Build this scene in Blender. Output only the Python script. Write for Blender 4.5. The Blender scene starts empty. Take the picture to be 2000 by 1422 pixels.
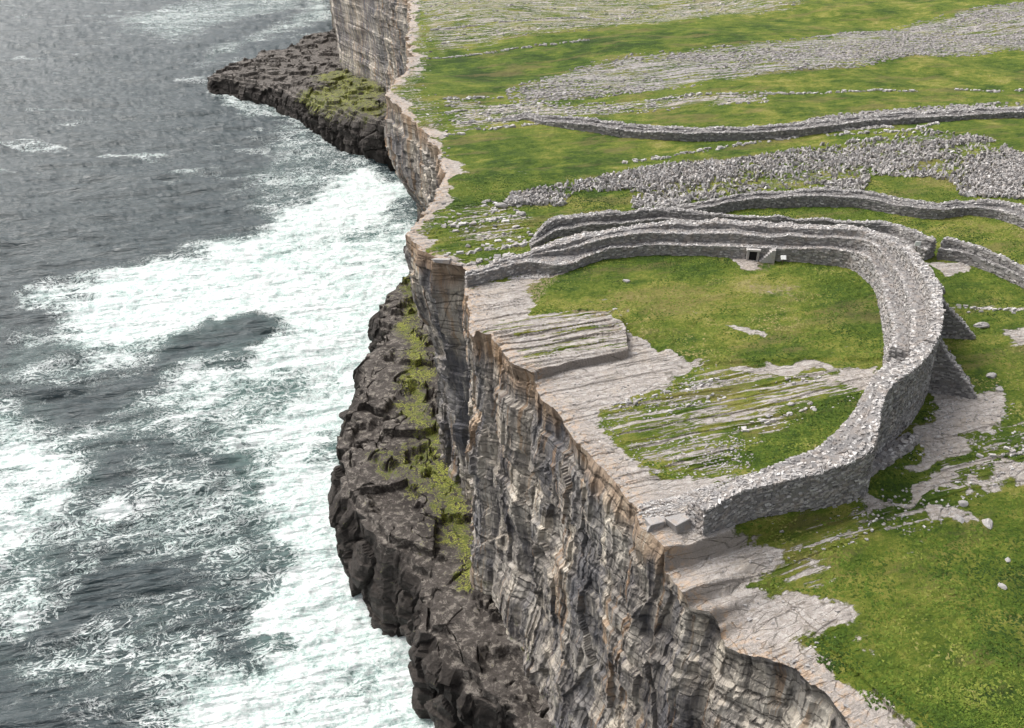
import bpy, math, random
import numpy as np
from mathutils import Vector

S = bpy.context.scene
random.seed(7)
rng = np.random.default_rng(11)

# ---------------------------------------------------------------- camera
CAM_H = 52.0
PITCH = math.radians(31.0)
FPX = 1732.0                       # focal length in pixels of the 2000 px wide photograph
cam_d = bpy.data.cameras.new('camera')
cam = bpy.data.objects.new('camera', cam_d)
S.collection.objects.link(cam)
cam.location = (0, 0, CAM_H)
cam.rotation_euler = (math.radians(90) - PITCH, 0, 0)
cam_d.sensor_width = 36.0
cam_d.lens = 36.0 * FPX / 2000.0
cam_d.clip_start = 0.5
cam_d.clip_end = 6000
S.camera = cam

# ---------------------------------------------------------------- world, sun, exposure
SUN_EL, SUN_AZ = math.radians(52), math.radians(-62)      # azimuth from +y, towards -x negative
w = bpy.data.worlds.new('World'); S.world = w
w.use_nodes = True
nt = w.node_tree; nt.nodes.clear()
sky = nt.nodes.new('ShaderNodeTexSky'); sky.sky_type = 'NISHITA'; sky.sun_disc = False
sky.sun_elevation = SUN_EL; sky.sun_rotation = SUN_AZ
sky.air_density = 1.0; sky.dust_density = 8.0; sky.ozone_density = 1.0
hs = nt.nodes.new('ShaderNodeHueSaturation'); hs.inputs['Saturation'].default_value = 0.30
bg = nt.nodes.new('ShaderNodeBackground'); bg.inputs['Strength'].default_value = 0.15
wo = nt.nodes.new('ShaderNodeOutputWorld')
nt.links.new(sky.outputs[0], hs.inputs['Color']); nt.links.new(hs.outputs[0], bg.inputs[0]); nt.links.new(bg.outputs[0], wo.inputs[0])
sun_d = bpy.data.lights.new('sun', 'SUN'); sun_d.energy = 0.95; sun_d.angle = math.radians(30); sun_d.color = (1, 0.96, 0.9)
sun = bpy.data.objects.new('sun', sun_d); S.collection.objects.link(sun)
sd_ = Vector((math.sin(SUN_AZ) * math.cos(SUN_EL), math.cos(SUN_AZ) * math.cos(SUN_EL), math.sin(SUN_EL)))
sun.rotation_euler = sd_.to_track_quat('Z', 'Y').to_euler()
sun.location = (0, 0, 200)
S.view_settings.view_transform = 'Standard'; S.view_settings.look = 'None'
S.view_settings.gamma = 1.0; S.view_settings.exposure = 0.74; S.view_settings.use_curve_mapping = False

SEA_Z = -62.0
LEDGE_Z = -43.0

# ---------------------------------------------------------------- maths helpers
ca, sa = math.cos(PITCH), math.sin(PITCH)
def P(px, py, z=0.0):
    """world point at height z seen at photo pixel (px,py)"""
    dx = (px - 1000) / FPX; dy = (711 - py) / FPX
    r = np.array([dx, ca + dy * sa, -sa + dy * ca])
    t = (z - CAM_H) / r[2]
    return np.array([r[0] * t, r[1] * t, z])
def PW(lst, z=0.0):
    return np.array([P(a[0], a[1], a[2] if len(a) > 2 else z)[:2] for a in lst])
def PD(px, py, yd):
    """point on a vertical plane y=yd"""
    dx = (px - 1000) / FPX; dy = (711 - py) / FPX
    r = np.array([dx, ca + dy * sa, -sa + dy * ca]); t = yd / r[1]
    return np.array([r[0] * t, yd, CAM_H + r[2] * t])

def _h(ix, iy, iz, seed):
    n = (ix.astype(np.int64) * 374761393 + iy.astype(np.int64) * 668265263 + iz.astype(np.int64) * 2147483647 + seed * 1274126177) & 0xffffffff
    n = ((n ^ (n >> 13)) * 1274126177) & 0xffffffff
    n = ((n ^ (n >> 16)) * 2246822519) & 0xffffffff
    n = n ^ (n >> 15)
    return (n & 0xffffff) / float(0xffffff)
def cell(x, y, seed=0):                 # piecewise constant 0..1
    return _h(np.floor(x), np.floor(y), np.zeros_like(x), seed)
def vn(x, y, seed=0):                   # value noise -1..1
    x = np.asarray(x, float); y = np.asarray(y, float)
    ix = np.floor(x); iy = np.floor(y); fx = x - ix; fy = y - iy
    fx = fx * fx * fx * (fx * (fx * 6 - 15) + 10); fy = fy * fy * fy * (fy * (fy * 6 - 15) + 10)
    z = np.zeros_like(ix)
    a = _h(ix, iy, z, seed); b = _h(ix + 1, iy, z, seed); c = _h(ix, iy + 1, z, seed); d = _h(ix + 1, iy + 1, z, seed)
    return ((a + (b - a) * fx) * (1 - fy) + (c + (d - c) * fx) * fy) * 2 - 1
def fbm(x, y, o=4, seed=0, gain=0.5):
    s = 0; a = 1; t = 0
    for i in range(o):
        # rotate each octave so the lattice does not show
        c_, s_ = math.cos(0.6 + i * 1.1), math.sin(0.6 + i * 1.1)
        s = s + a * vn((x * c_ - y * s_) * 2 ** i + 17.3 * i, (x * s_ + y * c_) * 2 ** i + 9.1 * i, seed + i * 13); t += a; a *= gain
    return s / t
def vor(x, y, seed=0, tilt=0):
    """F1, F2-F1, id of a voronoi pattern"""
    ix = np.floor(x); iy = np.floor(y)
    f1 = np.full(x.shape, 9.0); f2 = np.full(x.shape, 9.0); idd = np.zeros(x.shape)
    z = np.zeros_like(ix)
    for a in (-1, 0, 1):
        for b in (-1, 0, 1):
            cx = ix + a; cy = iy + b
            px = cx + _h(cx, cy, z, seed); py = cy + _h(cx, cy, z, seed + 5)
            d = np.hypot(px - x, py - y); k = _h(cx, cy, z, seed + 9)
            if tilt: k = (k - .5) * tilt + (x - px) * (_h(cx, cy, z, seed + 11) - .5) * 2 + (y - py) * (_h(cx, cy, z, seed + 12) - .5) * 2
            m = d < f1
            f2 = np.where(m, f1, np.minimum(f2, d)); idd = np.where(m, k, idd); f1 = np.where(m, d, f1)
    return f1, f2 - f1, idd
def sstep(a, b, x):
    t = np.clip((x - a) / (b - a), 0, 1); return t * t * (3 - 2 * t)
def sdist(x, y, poly):
    """signed distance, positive inside"""
    best = np.full(x.shape, 1e18); ins = np.zeros(x.shape, bool)
    n = len(poly)
    for i in range(n):
        ax, ay = poly[i]; bx, by = poly[(i + 1) % n]
        ex, ey = bx - ax, by - ay
        L = ex * ex + ey * ey + 1e-12
        t = np.clip(((x - ax) * ex + (y - ay) * ey) / L, 0, 1)
        d = (x - ax - t * ex) ** 2 + (y - ay - t * ey) ** 2
        best = np.minimum(best, d)
        c = ((ay > y) != (by > y)) & (x < ex * (y - ay) / (ey + (1e-12 if ey == 0 else 0)) + ax)
        ins ^= c
    return np.where(ins, 1, -1) * np.sqrt(best)
def ldist(x, y, line):
    """distance to a polyline, fraction along it, side sign"""
    best = np.full(x.shape, 1e18); fr = np.zeros(x.shape); sg = np.zeros(x.shape)
    n = len(line) - 1
    for i in range(n):
        ax, ay = line[i]; bx, by = line[i + 1]; ex, ey = bx - ax, by - ay
        t = np.clip(((x - ax) * ex + (y - ay) * ey) / (ex * ex + ey * ey), 0, 1)
        qx = x - ax - t * ex; qy = y - ay - t * ey
        d = qx * qx + qy * qy; m = d < best
        best = np.where(m, d, best); fr = np.where(m, (i + t) / n, fr); sg = np.where(m, np.sign(ex * (y - ay) - ey * (x - ax)), sg)
    return np.sqrt(best), fr, sg

# ---------------------------------------------------------------- object helpers
def tag(o, label=None, cat=None, group=None, kind=None):
    if label: o['label'] = label
    if cat: o['category'] = cat
    if group: o['group'] = group
    if kind: o['kind'] = kind
    return o
def make(name, verts, faces, mat, parent=None, attrs=None, smooth=False, loc=(0, 0, 0)):
    """faces: int array (n,4) or list of arrays mixing 3 and 4"""
    me = bpy.data.meshes.new(name)
    verts = np.asarray(verts, np.float32); faces = np.asarray(faces, np.int32)
    me.vertices.add(len(verts)); me.vertices.foreach_set('co', verts.ravel())
    k = faces.shape[1]; n = len(faces)
    me.loops.add(n * k); me.loops.foreach_set('vertex_index', faces.ravel())
    me.polygons.add(n); me.polygons.foreach_set('loop_start', np.arange(0, n * k, k, dtype=np.int32))
    me.polygons.foreach_set('loop_total', np.full(n, k, np.int32))
    me.polygons.foreach_set('use_smooth', np.full(n, smooth, bool))
    for a, v in (attrs or {}).items():
        v = np.asarray(v, np.float32)
        if v.ndim == 1:
            at = me.attributes.new(a, 'FLOAT', 'POINT'); at.data.foreach_set('value', v)
        else:
            at = me.attributes.new(a, 'FLOAT_VECTOR', 'POINT'); at.data.foreach_set('vector', v.ravel())
    me.update(calc_edges=True)
    if mat: me.materials.append(mat)
    o = bpy.data.objects.new(name, me); S.collection.objects.link(o)
    o.location = loc
    if parent: o.parent = parent
    return o
def empty(name, loc=(0, 0, 0)):
    o = bpy.data.objects.new(name, None); S.collection.objects.link(o); o.location = loc; o.empty_display_size = 0.5
    return o
def gridfaces(r, c, off=0, flip=False):
    i = np.arange(r * c).reshape(r, c)
    a, b, d, e = i[:-1, :-1].ravel(), i[:-1, 1:].ravel(), i[1:, 1:].ravel(), i[1:, :-1].ravel()
    f = np.stack([a, b, d, e] if not flip else [a, e, d, b], 1)
    return f + off
BOX = np.array([[-1, -1, -1], [1, -1, -1], [1, 1, -1], [-1, 1, -1], [-1, -1, 1], [1, -1, 1], [1, 1, 1], [-1, 1, 1]], float) * 0.5
BF = np.array([[0, 3, 2, 1], [4, 5, 6, 7], [0, 1, 5, 4], [1, 2, 6, 5], [2, 3, 7, 6], [3, 0, 4, 7]])
def stones(pos, ax, ay, az, size, jit=0.18, tone=None):
    """batch of irregular blocks: pos (n,3), frame axes (n,3) each, size (n,3)"""
    n = len(pos)
    b = BOX[None] * (1 + rng.uniform(-jit, jit, (n, 8, 3)) * 1.6)
    tap = rng.uniform(0.65, 1.0, (n, 1, 2)); b[:, 4:, :2] *= tap
    b = b * size[:, None, :]
    v = pos[:, None] + b[..., 0:1] * ax[:, None] + b[..., 1:2] * ay[:, None] + b[..., 2:3] * az[:, None]
    f = (BF[None] + (np.arange(n) * 8)[:, None, None]).reshape(-1, 4)
    if tone is None: tone = rng.random(n)
    return v.reshape(-1, 3), f, np.repeat(tone, 8)

# ---------------------------------------------------------------- materials
def mat(name, rough=0.9):
    m = bpy.data.materials.new(name); m.use_nodes = True
    n = m.node_tree.nodes; b = n['Principled BSDF']; b.inputs['Roughness'].default_value = rough
    b.inputs['Specular IOR Level'].default_value = 0.25
    return m
class NB:
    """tiny node builder"""
    def __init__(s, m): s.t = m.node_tree; s.b = s.t.nodes['Principled BSDF']; s.tc = s.t.nodes.new('ShaderNodeTexCoord')
    def n(s, k, **kw):
        o = s.t.nodes.new(k)
        for a, v in kw.items(): setattr(o, a, v)
        return o
    def lk(s, a, b):
        if isinstance(a, (int, float)): b.default_value = a
        elif isinstance(a, tuple): b.default_value = a if len(a) == 4 else (*a, 1)
        else: s.t.links.new(a, b)
    def attr(s, name, vec=False):
        o = s.n('ShaderNodeAttribute', attribute_name=name); return o.outputs['Vector' if vec else 'Fac']
    def map(s, v, scale=(1, 1, 1), rot=(0, 0, 0)):
        o = s.n('ShaderNodeMapping'); s.lk(v, o.inputs[0]); o.inputs['Scale'].default_value = scale; o.inputs['Rotation'].default_value = rot
        return o.outputs[0]
    def noise(s, v, scale, det=4, rough=0.55, dist=0.0, col=False):
        o = s.n('ShaderNodeTexNoise'); s.lk(v, o.inputs['Vector']); o.inputs['Scale'].default_value = scale
        o.inputs['Detail'].default_value = det; o.inputs['Roughness'].default_value = rough; o.inputs['Distortion'].default_value = dist
        return o.outputs['Color' if col else 'Fac']
    def voro(s, v, scale, feat='F1', out='Distance', rnd=1.0):
        o = s.n('ShaderNodeTexVoronoi', feature=feat); s.lk(v, o.inputs['Vector']); o.inputs['Scale'].default_value = scale
        o.inputs['Randomness'].default_value = rnd
        return o.outputs[out]
    def m(s, op, a, b=0.0, c=0.0, clamp=False):
        o = s.n('ShaderNodeMath', operation=op, use_clamp=clamp)
        s.lk(a, o.inputs[0]); s.lk(b, o.inputs[1]); s.lk(c, o.inputs[2]); return o.outputs[0]
    def mr(s, v, a, b, c=0.0, d=1.0, smooth=True):
        o = s.n('ShaderNodeMapRange', interpolation_type='SMOOTHSTEP' if smooth else 'LINEAR')
        s.lk(v, o.inputs[0]); s.lk(a, o.inputs[1]); s.lk(b, o.inputs[2]); s.lk(c, o.inputs[3]); s.lk(d, o.inputs[4]); return o.outputs[0]
    def mix(s, f, a, b, mode='MIX'):
        o = s.n('ShaderNodeMix', data_type='RGBA', blend_type=mode)
        s.lk(f, o.inputs['Factor']); s.lk(a, o.inputs[6]); s.lk(b, o.inputs[7]); return o.outputs[2]
    def ramp(s, f, stops):
        o = s.n('ShaderNodeValToRGB'); s.lk(f, o.inputs[0]); e = o.color_ramp.elements
        while len(e) < len(stops): e.new(0.5)
        for i, (p, c) in enumerate(stops): e[i].position = p; e[i].color = (*c, 1)
        return o.outputs[0]
    def bump(s, h, strength, dist):
        o = s.n('ShaderNodeBump'); o.inputs['Strength'].default_value = strength; o.inputs['Distance'].default_value = dist
        s.lk(h, o.inputs['Height']); s.t.links.new(o.outputs[0], s.b.inputs['Normal']); return o
    def vecadd(s, a, b):
        o = s.n('ShaderNodeVectorMath', operation='ADD'); s.lk(a, o.inputs[0]); s.lk(b, o.inputs[1]); return o.outputs[0]
    def xyz(s, v):
        o = s.n('ShaderNodeSeparateXYZ'); s.lk(v, o.inputs[0]); return o.outputs

# bedding direction on the plateau (the long cracks of the limestone pavement)
_d = P(1450, 800) - P(1100, 868); BED = math.atan2(_d[1], _d[0])
cb, sb = math.cos(BED), math.sin(BED)

def ground_material():
    m = mat('ground_material', 0.95); B = NB(m); v = B.tc.outputs['Object']
    rock = B.attr('rock'); strip = B.attr('strip'); dirt = B.attr('dirt'); dry = B.attr('dry')
    vb = B.map(v, (1, 1, 1), (0, 0, -BED))
    vs = B.map(vb, (0.06, 1.3, 1))
    s1 = B.noise(vs, 1.3, 5, 0.6, 0.1)          # long streaks along the beds
    s2 = B.noise(B.map(vb, (0.35, 1, 1)), 2.6, 5, 0.7)
    n1 = B.noise(v, 0.30, 6, 0.65)
    n2 = B.noise(v, 1.6, 6, 0.7)
    n3 = B.noise(v, 7.0, 5, 0.75)
    # rock factor
    iso = B.m('SUBTRACT', B.m('ADD', B.m('MULTIPLY', n1, 0.3), B.m('MULTIPLY', n2, 0.7)), 0.5)
    stn = B.m('SUBTRACT', B.m('ADD', B.m('MULTIPLY', s1, 0.75), B.m('MULTIPLY', s2, 0.25)), 0.5)
    k = B.m('ADD', B.m('MULTIPLY', iso, B.m('SUBTRACT', 1.3, strip)), B.m('MULTIPLY', stn, B.m('MULTIPLY', strip, 3.2)))
    rf = B.mr(B.m('ADD', rock, k), 0.42, 0.56)
    # rock colour
    rc = B.ramp(B.m('ADD', B.m('MULTIPLY', n2, 0.6), B.m('MULTIPLY', n3, 0.4)),
                [(0.30, (0.17, 0.15, 0.135)), (0.46, (0.33, 0.30, 0.275)), (0.56, (0.44, 0.41, 0.385)), (0.72, (0.56, 0.54, 0.52))])
    rc = B.mix(B.mr(s2, 0.34, 0.47, 0.6, 0.0), rc, (0.24, 0.205, 0.16))
    rc = B.mix(B.m('MULTIPLY', B.mr(n1, 0.5, 0.66), 0.45), rc, (0.40, 0.345, 0.285))
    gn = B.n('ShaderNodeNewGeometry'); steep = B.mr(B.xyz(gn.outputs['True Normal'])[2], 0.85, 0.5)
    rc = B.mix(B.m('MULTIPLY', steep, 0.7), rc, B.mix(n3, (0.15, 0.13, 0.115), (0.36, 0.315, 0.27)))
    # joints in the pavement
    e1 = B.voro(B.map(vb, (0.16, 1.0, 1)), 1.25, 'DISTANCE_TO_EDGE')
    crack = B.mr(e1, 0.01, 0.035, 1.0, 0.0)
    crack = B.m('MULTIPLY', crack, B.mr(n2, 0.42, 0.55))
    rc = B.mix(B.m('MULTIPLY', crack, 0.45), rc, (0.06, 0.055, 0.035))
    # scree-ish grey
    rc = B.mix(B.attr('grey'), rc, B.ramp(B.voro(v, 2.2, 'F1', 'Color'), [(0.0, (0.10, 0.095, 0.10)), (0.5, (0.27, 0.26, 0.265)), (1.0, (0.42, 0.41, 0.41))]))
    # grass colour
    ga = B.noise(v, 0.085, 4, 0.6, 0.5)
    gb = B.noise(B.map(vb, (0.45, 1, 1)), 0.55, 6, 0.7)
    gc = B.noise(B.map(vb, (0.6, 1, 1)), 3.0, 6, 0.85)
    g = B.m('ADD', B.m('ADD', B.m('MULTIPLY', ga, 0.34), B.m('MULTIPLY', gb, 0.33)), B.m('MULTIPLY', gc, 0.33))
    g = B.m('ADD', B.m('MULTIPLY', B.m('SUBTRACT', g, 0.5), 1.7), B.m('ADD', 0.52, B.m('MULTIPLY', B.m('SUBTRACT', dry, 0.5), 0.26)))
    gcol = B.ramp(g, [(0.32, (0.018, 0.040, 0.004)), (0.43, (0.044, 0.084, 0.006)), (0.54, (0.105, 0.142, 0.015)), (0.64, (0.205, 0.205, 0.042)), (0.76, (0.29, 0.25, 0.11))])
    gcol = B.mix(B.m('MULTIPLY', B.mr(B.noise(B.map(vb, (0.3, 1, 1)), 0.16, 5, 0.7), 0.52, 0.62), 0.5), gcol, (0.17, 0.135, 0.055))
    fine = B.noise(v, 14, 3, 0.8)
    gcol = B.mix(0.55, gcol, B.ramp(fine, [(0.3, (0.35, 0.35, 0.35)), (0.5, (1, 1, 1)), (0.68, (1.75, 1.65, 1.5))]), 'MULTIPLY')
    gcol = B.mix(B.m('MULTIPLY', B.mr(B.noise(v, 9, 4, 0.9), 0.64, 0.70), 0.6), gcol, (0.42, 0.40, 0.30))
    # ochre soil
    df = B.mr(B.m('ADD', dirt, B.m('SUBTRACT', n2, 0.5)), 0.40, 0.62)
    gcol = B.mix(B.m('MULTIPLY', df, 0.8), gcol, B.mix(n3, (0.17, 0.12, 0.075), (0.36, 0.29, 0.21)))
    rc = B.mix(B.m('MULTIPLY', df, 0.35), rc, (0.30, 0.245, 0.20))
    # orange lichen at the very rim
    lic = B.m('MULTIPLY', B.attr('rim'), B.mr(n2, 0.46, 0.60))
    rc = B.mix(B.m('MULTIPLY', lic, 0.5), rc, (0.42, 0.24, 0.10))
    col = B.mix(rf, gcol, rc)
    B.lk(col, B.b.inputs['Base Color'])
    h = B.m('ADD', B.m('MULTIPLY', B.m('ADD', n3, B.m('MULTIPLY', B.m('ADD', s2, crack, 0), -0.6)), rf), B.m('MULTIPLY', B.m('ADD', gc, fine), B.m('SUBTRACT', 1.0, rf)))
    B.bump(h, 0.9, 0.22)
    return m

def wall_material(name, warm=0.0, dark=1.0):
    m = mat(name, 0.9); B = NB(m); v = B.tc.outputs['Object']
    t = B.attr('tone')
    n = B.noise(v, 1.1, 5, 0.7); n3 = B.noise(v, 9, 4, 0.8)
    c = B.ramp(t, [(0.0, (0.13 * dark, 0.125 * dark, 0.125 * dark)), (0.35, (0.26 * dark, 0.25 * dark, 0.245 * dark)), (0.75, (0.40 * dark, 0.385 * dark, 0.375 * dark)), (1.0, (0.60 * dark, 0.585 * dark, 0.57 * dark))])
    c = B.mix(0.6, c, B.ramp(n3, [(0.3, (0.45, 0.45, 0.45)), (0.55, (1, 1, 1)), (0.75, (1.5, 1.5, 1.5))]), 'MULTIPLY')
    c = B.mix(B.m('MULTIPLY', B.mr(n, 0.45, 0.65), 0.35 + warm), c, (0.34, 0.28, 0.23))
    B.lk(c, B.b.inputs['Base Color'])
    B.bump(n3, 0.6, 0.08)
    return m

def cliff_material():
    m = mat('cliff_material', 0.88); B = NB(m)
    uv = B.attr('suv', True)                       # metres along the rim, height below it
    x, y, z = B.xyz(uv)
    drop = y                                       # 0 at the rim, negative downwards
    sh = B.map(uv, (1, 1, 1), (0, 0, 0.10))
    vert = B.map(uv, (1.1, 0.075, 1), (0, 0, 0.05))   # vertical water streaks
    a = B.noise(vert, 0.55, 6, 0.70, 0.2)
    b = B.noise(vert, 2.0, 5, 0.75, 0.15)
    beds = B.noise(B.map(uv, (0.012, 1.0, 1), (0, 0, 0.02)), 1.5, 6, 0.75, 0.0)
    blk = B.voro(B.map(uv, (0.7, 0.32, 1), (0, 0, 0.25)), 0.8, 'F1', 'Color', 1.0)
    big = B.noise(uv, 0.06, 4, 0.6, 1.0)
    n3 = B.noise(B.tc.outputs['Object'], 3.5, 5, 0.8)
    f = B.m('ADD', B.m('ADD', B.m('MULTIPLY', a, 0.47), B.m('MULTIPLY', b, 0.26)), B.m('ADD', B.m('MULTIPLY', beds, 0.09), B.m('MULTIPLY', n3, 0.18)))
    f = B.m('ADD', f, B.m('ADD', B.m('MULTIPLY', B.m('SUBTRACT', big, 0.5), 0.50), 0.012))
    c = B.ramp(f, [(0.31, (0.035, 0.034, 0.037)), (0.41, (0.105, 0.099, 0.103)), (0.475, (0.215, 0.198, 0.182)), (0.55, (0.365, 0.335, 0.295)), (0.64, (0.58, 0.54, 0.47))])
    bl = B.xyz(blk)[0]
    c = B.mix(0.55, c, B.ramp(bl, [(0, (0.42, 0.42, 0.46)), (0.5, (1, 1, 1)), (1, (1.5, 1.42, 1.28))]), 'MULTIPLY')
    # slate blue and ochre patches
    c = B.mix(B.m('MULTIPLY', B.mr(B.noise(B.map(uv, (.8, .22, 1)), 0.14, 5, 0.65, .8), 0.50, 0.58), 0.6), c, (0.085, 0.090, 0.108))
    och = B.mr(B.noise(vert, 0.38, 5, 0.7, 1.2), 0.55, 0.62)
    c = B.mix(B.m('MULTIPLY', och, 0.5), c, (0.33, 0.19, 0.085))
    rimf = B.mr(B.m('ADD', drop, B.m('MULTIPLY', B.m('SUBTRACT', a, 0.5), 9.0)), -4.0, -1.2)
    oc2 = B.mix(b, (0.22, 0.145, 0.085), (0.46, 0.31, 0.185))
    c = B.mix(B.m('MULTIPLY', rimf, 0.6), c, oc2)
    # bedding cracks
    e = B.voro(B.map(uv, (0.10, 0.75, 1)), 0.8, 'DISTANCE_TO_EDGE')
    ck = B.m('MULTIPLY', B.mr(e, 0.01, 0.05, 1, 0), B.mr(n3, 0.40, 0.52))
    c = B.mix(B.m('MULTIPLY', ck, B.mr(big, 0.45, 0.60, 0.0, 0.6)), c, (0.03, 0.027, 0.024))
    e2 = B.voro(B.map(uv, (0.16, 0.11, 1), (0, 0, 0.5)), 1.0, 'DISTANCE_TO_EDGE')
    c = B.mix(B.m('MULTIPLY', B.m('MULTIPLY', B.mr(e2, 0.003, 0.02, 1, 0), B.mr(n3, 0.4, 0.5)), 0.6), c, (0.025, 0.023, 0.022))
    # wet dark base
    wet = B.mr(B.m('ADD', drop, B.m('MULTIPLY', B.m('SUBTRACT', a, 0.5), 14.0)), -42.0, -53.0)
    c = B.mix(B.m('MULTIPLY', wet, 0.85), c, (0.035, 0.026, 0.020))
    gr = B.m('MULTIPLY', B.mr(B.noise(uv, 0.5, 5, 0.7), 0.55, 0.62), B.mr(drop, -36.0, -44.0))
    c = B.mix(B.m('MULTIPLY', gr, 0.7), c, (0.10, 0.12, 0.02))
    stn = B.mr(B.noise(B.map(uv, (1, .10, 1)), 0.9, 5, 0.7, .2), 0.56, 0.64)
    c = B.mix(B.m('MULTIPLY', stn, 0.6), c, (0.035, 0.033, 0.034))
    pl = B.mr(B.noise(B.map(uv, (1, .14, 1)), 0.45, 5, 0.75, .3), 0.57, 0.66)
    c = B.mix(B.m('MULTIPLY', pl, 0.5), c, (0.50, 0.46, 0.39))
    B.lk(c, B.b.inputs['Base Color'])
    B.bump(B.m('ADD', B.m('ADD', a, B.m('MULTIPLY', b, 0.7)), B.m('ADD', B.m('MULTIPLY', n3, 0.5), B.m('MULTIPLY', ck, -0.5))), 0.9, 0.45)
    return m

def shelf_material():
    m = mat('shelf_material', 0.7); B = NB(m); v = B.tc.outputs['Object']
    n1 = B.noise(v, 0.22, 5, 0.65, 0.6); n2 = B.noise(v, 1.0, 6, 0.7, 0.4); n3 = B.noise(v, 4.0, 5, 0.8)
    f = B.m('ADD', B.m('ADD', B.m('MULTIPLY', n1, 0.35), B.m('MULTIPLY', n2, 0.4)), B.m('MULTIPLY', n3, 0.25))
    c = B.ramp(f, [(0.34, (0.012, 0.010, 0.009)), (0.45, (0.045, 0.038, 0.033)), (0.55, (0.105, 0.092, 0.082)), (0.68, (0.28, 0.255, 0.23))])
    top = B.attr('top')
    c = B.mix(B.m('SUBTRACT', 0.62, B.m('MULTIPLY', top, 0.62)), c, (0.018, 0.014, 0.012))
    pale = B.m('MULTIPLY', B.mr(B.m('ADD', B.m('MULTIPLY', B.m('SUBTRACT', n3, n2), B.attr('pk')), n2), 0.53, 0.57), B.m('MULTIPLY', top, B.attr('pale')))
    c = B.mix(B.m('MULTIPLY', pale, 0.75), c, (0.33, 0.30, 0.26))
    mo = B.mr(B.m('ADD', B.attr('moss'), B.m('MULTIPLY', B.m('SUBTRACT', B.m('ADD', B.m('MULTIPLY', n2, .6), B.m('MULTIPLY', n3, .4)), 0.5), 5.0)), 0.55, 0.75)
    mcol = B.ramp(n3, [(0.34, (0.02, 0.03, 0.006)), (0.46, (0.11, 0.135, 0.016)), (0.62, (0.40, 0.40, 0.08))])
    mcol = B.mix(B.m('MULTIPLY', B.mr(B.m('ADD', B.m('MULTIPLY', n1, .4), B.m('MULTIPLY', n2, .6)), 0.47, 0.56), 0.7), mcol, (0.055, 0.070, 0.018))
    c = B.mix(mo, c, mcol)
    B.lk(c, B.b.inputs['Base Color'])
    B.bump(B.m('ADD', n2, B.m('MULTIPLY', n3, 0.6)), 1.0, 0.5)
    return m

def sea_material():
    m = mat('sea_material', 0.12); B = NB(m); v = B.tc.outputs['Object']
    fo = B.attr('foam'); mil = B.attr('milk')
    vr = B.map(v, (1, 1, 1), (0, 0, -0.25)); vst = B.map(vr, (0.28, 1, 1))
    vfo = B.map(vr, (0.55, 1, 1))
    l1 = B.noise(vfo, 0.085, 8, 0.68, 2.2)
    l2 = B.noise(vfo, 0.33, 7, 0.70, 2.6)
    l3 = B.noise(v, 2.2, 5, 0.75, 0.8)
    lace = B.m('ABSOLUTE', B.m('SUBTRACT', l2, 0.5))       # thin filaments where it is near zero
    fil = B.mr(lace, 0.0, 0.07, 1.0, 0.0)
    d = B.m('ADD', B.m('MULTIPLY', B.m('SUBTRACT', l1, 0.5), 1.5), B.m('MULTIPLY', B.m('SUBTRACT', l3, 0.5), 0.7))
    d = B.m('ADD', d, B.m('MULTIPLY', B.m('SUBTRACT', fil, 0.45), 0.62))
    d = B.m('ADD', d, B.m('MULTIPLY', B.m('SUBTRACT', B.noise(vst, 0.035, 3, 0.6, 1.0), 0.5), 1.3))
    ff = B.mr(B.m('ADD', B.m('MULTIPLY', fo, 1.12), d), 0.34, 0.70)
    ff = B.m('MULTIPLY', ff, B.mr(fo, 0.02, 0.2))
    deep = B.mix(l1, (0.014, 0.026, 0.032), (0.048, 0.066, 0.070))
    green = (0.10, 0.17, 0.155)
    wc = B.mix(mil, deep, green)
    white = B.ramp(B.m('ADD', B.m('MULTIPLY', l3, 0.45), B.m('ADD', B.m('MULTIPLY', l2, 0.3), B.m('MULTIPLY', l1, 0.25))), [(0.39, (0.20, 0.29, 0.27)), (0.47, (0.40, 0.49, 0.47)), (0.52, (0.56, 0.595, 0.59)), (0.63, (0.70, 0.715, 0.72))])
    B.lk(B.mix(ff, wc, white), B.b.inputs['Base Color'])
    B.lk(B.m('ADD', B.m('MULTIPLY', ff, 0.65), 0.16), B.b.inputs['Roughness'])
    B.b.inputs['Specular IOR Level'].default_value = 0.5; B.b.inputs['IOR'].default_value = 1.33
    w1 = B.noise(B.map(vr, (0.16, 1, 1)), 0.8, 6, 0.6, 0.4); w2 = B.noise(vst, 2.4, 4, 0.6)
    h = B.m('ADD', B.m('MULTIPLY', w1, 1.0), B.m('ADD', B.m('MULTIPLY', w2, 0.22), B.m('MULTIPLY', ff, 0.12)))
    B.bump(h, 1.0, 0.85)
    return m

M_ground = ground_material(); M_cliff = cliff_material(); M_shelf = shelf_material(); M_sea = sea_material()
M_wall = wall_material('dry_stone_material', 0.0, 1.0); M_wall2 = wall_material('grey_stone_material', -0.2, 0.85)
M_tan = wall_material('weathered_block_material', .45, .95)
M_pale = wall_material('pale_rock_material', 0.1, 1.25)
def plain(name, col, rough=0.6):
    m = mat(name, rough); B = NB(m)
    B.lk(B.mix(B.noise(B.tc.outputs['Object'], 6, 3), tuple(c * 0.85 for c in col), col), B.b.inputs['Base Color']); return m
M_white = plain('white_board_paint', (0.8, 0.8, 0.78)); M_post = plain('post_wood', (0.12, 0.09, 0.06)); M_black = plain('doorway_shade_paint', (0.012, 0.012, 0.012), 1.0)

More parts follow.
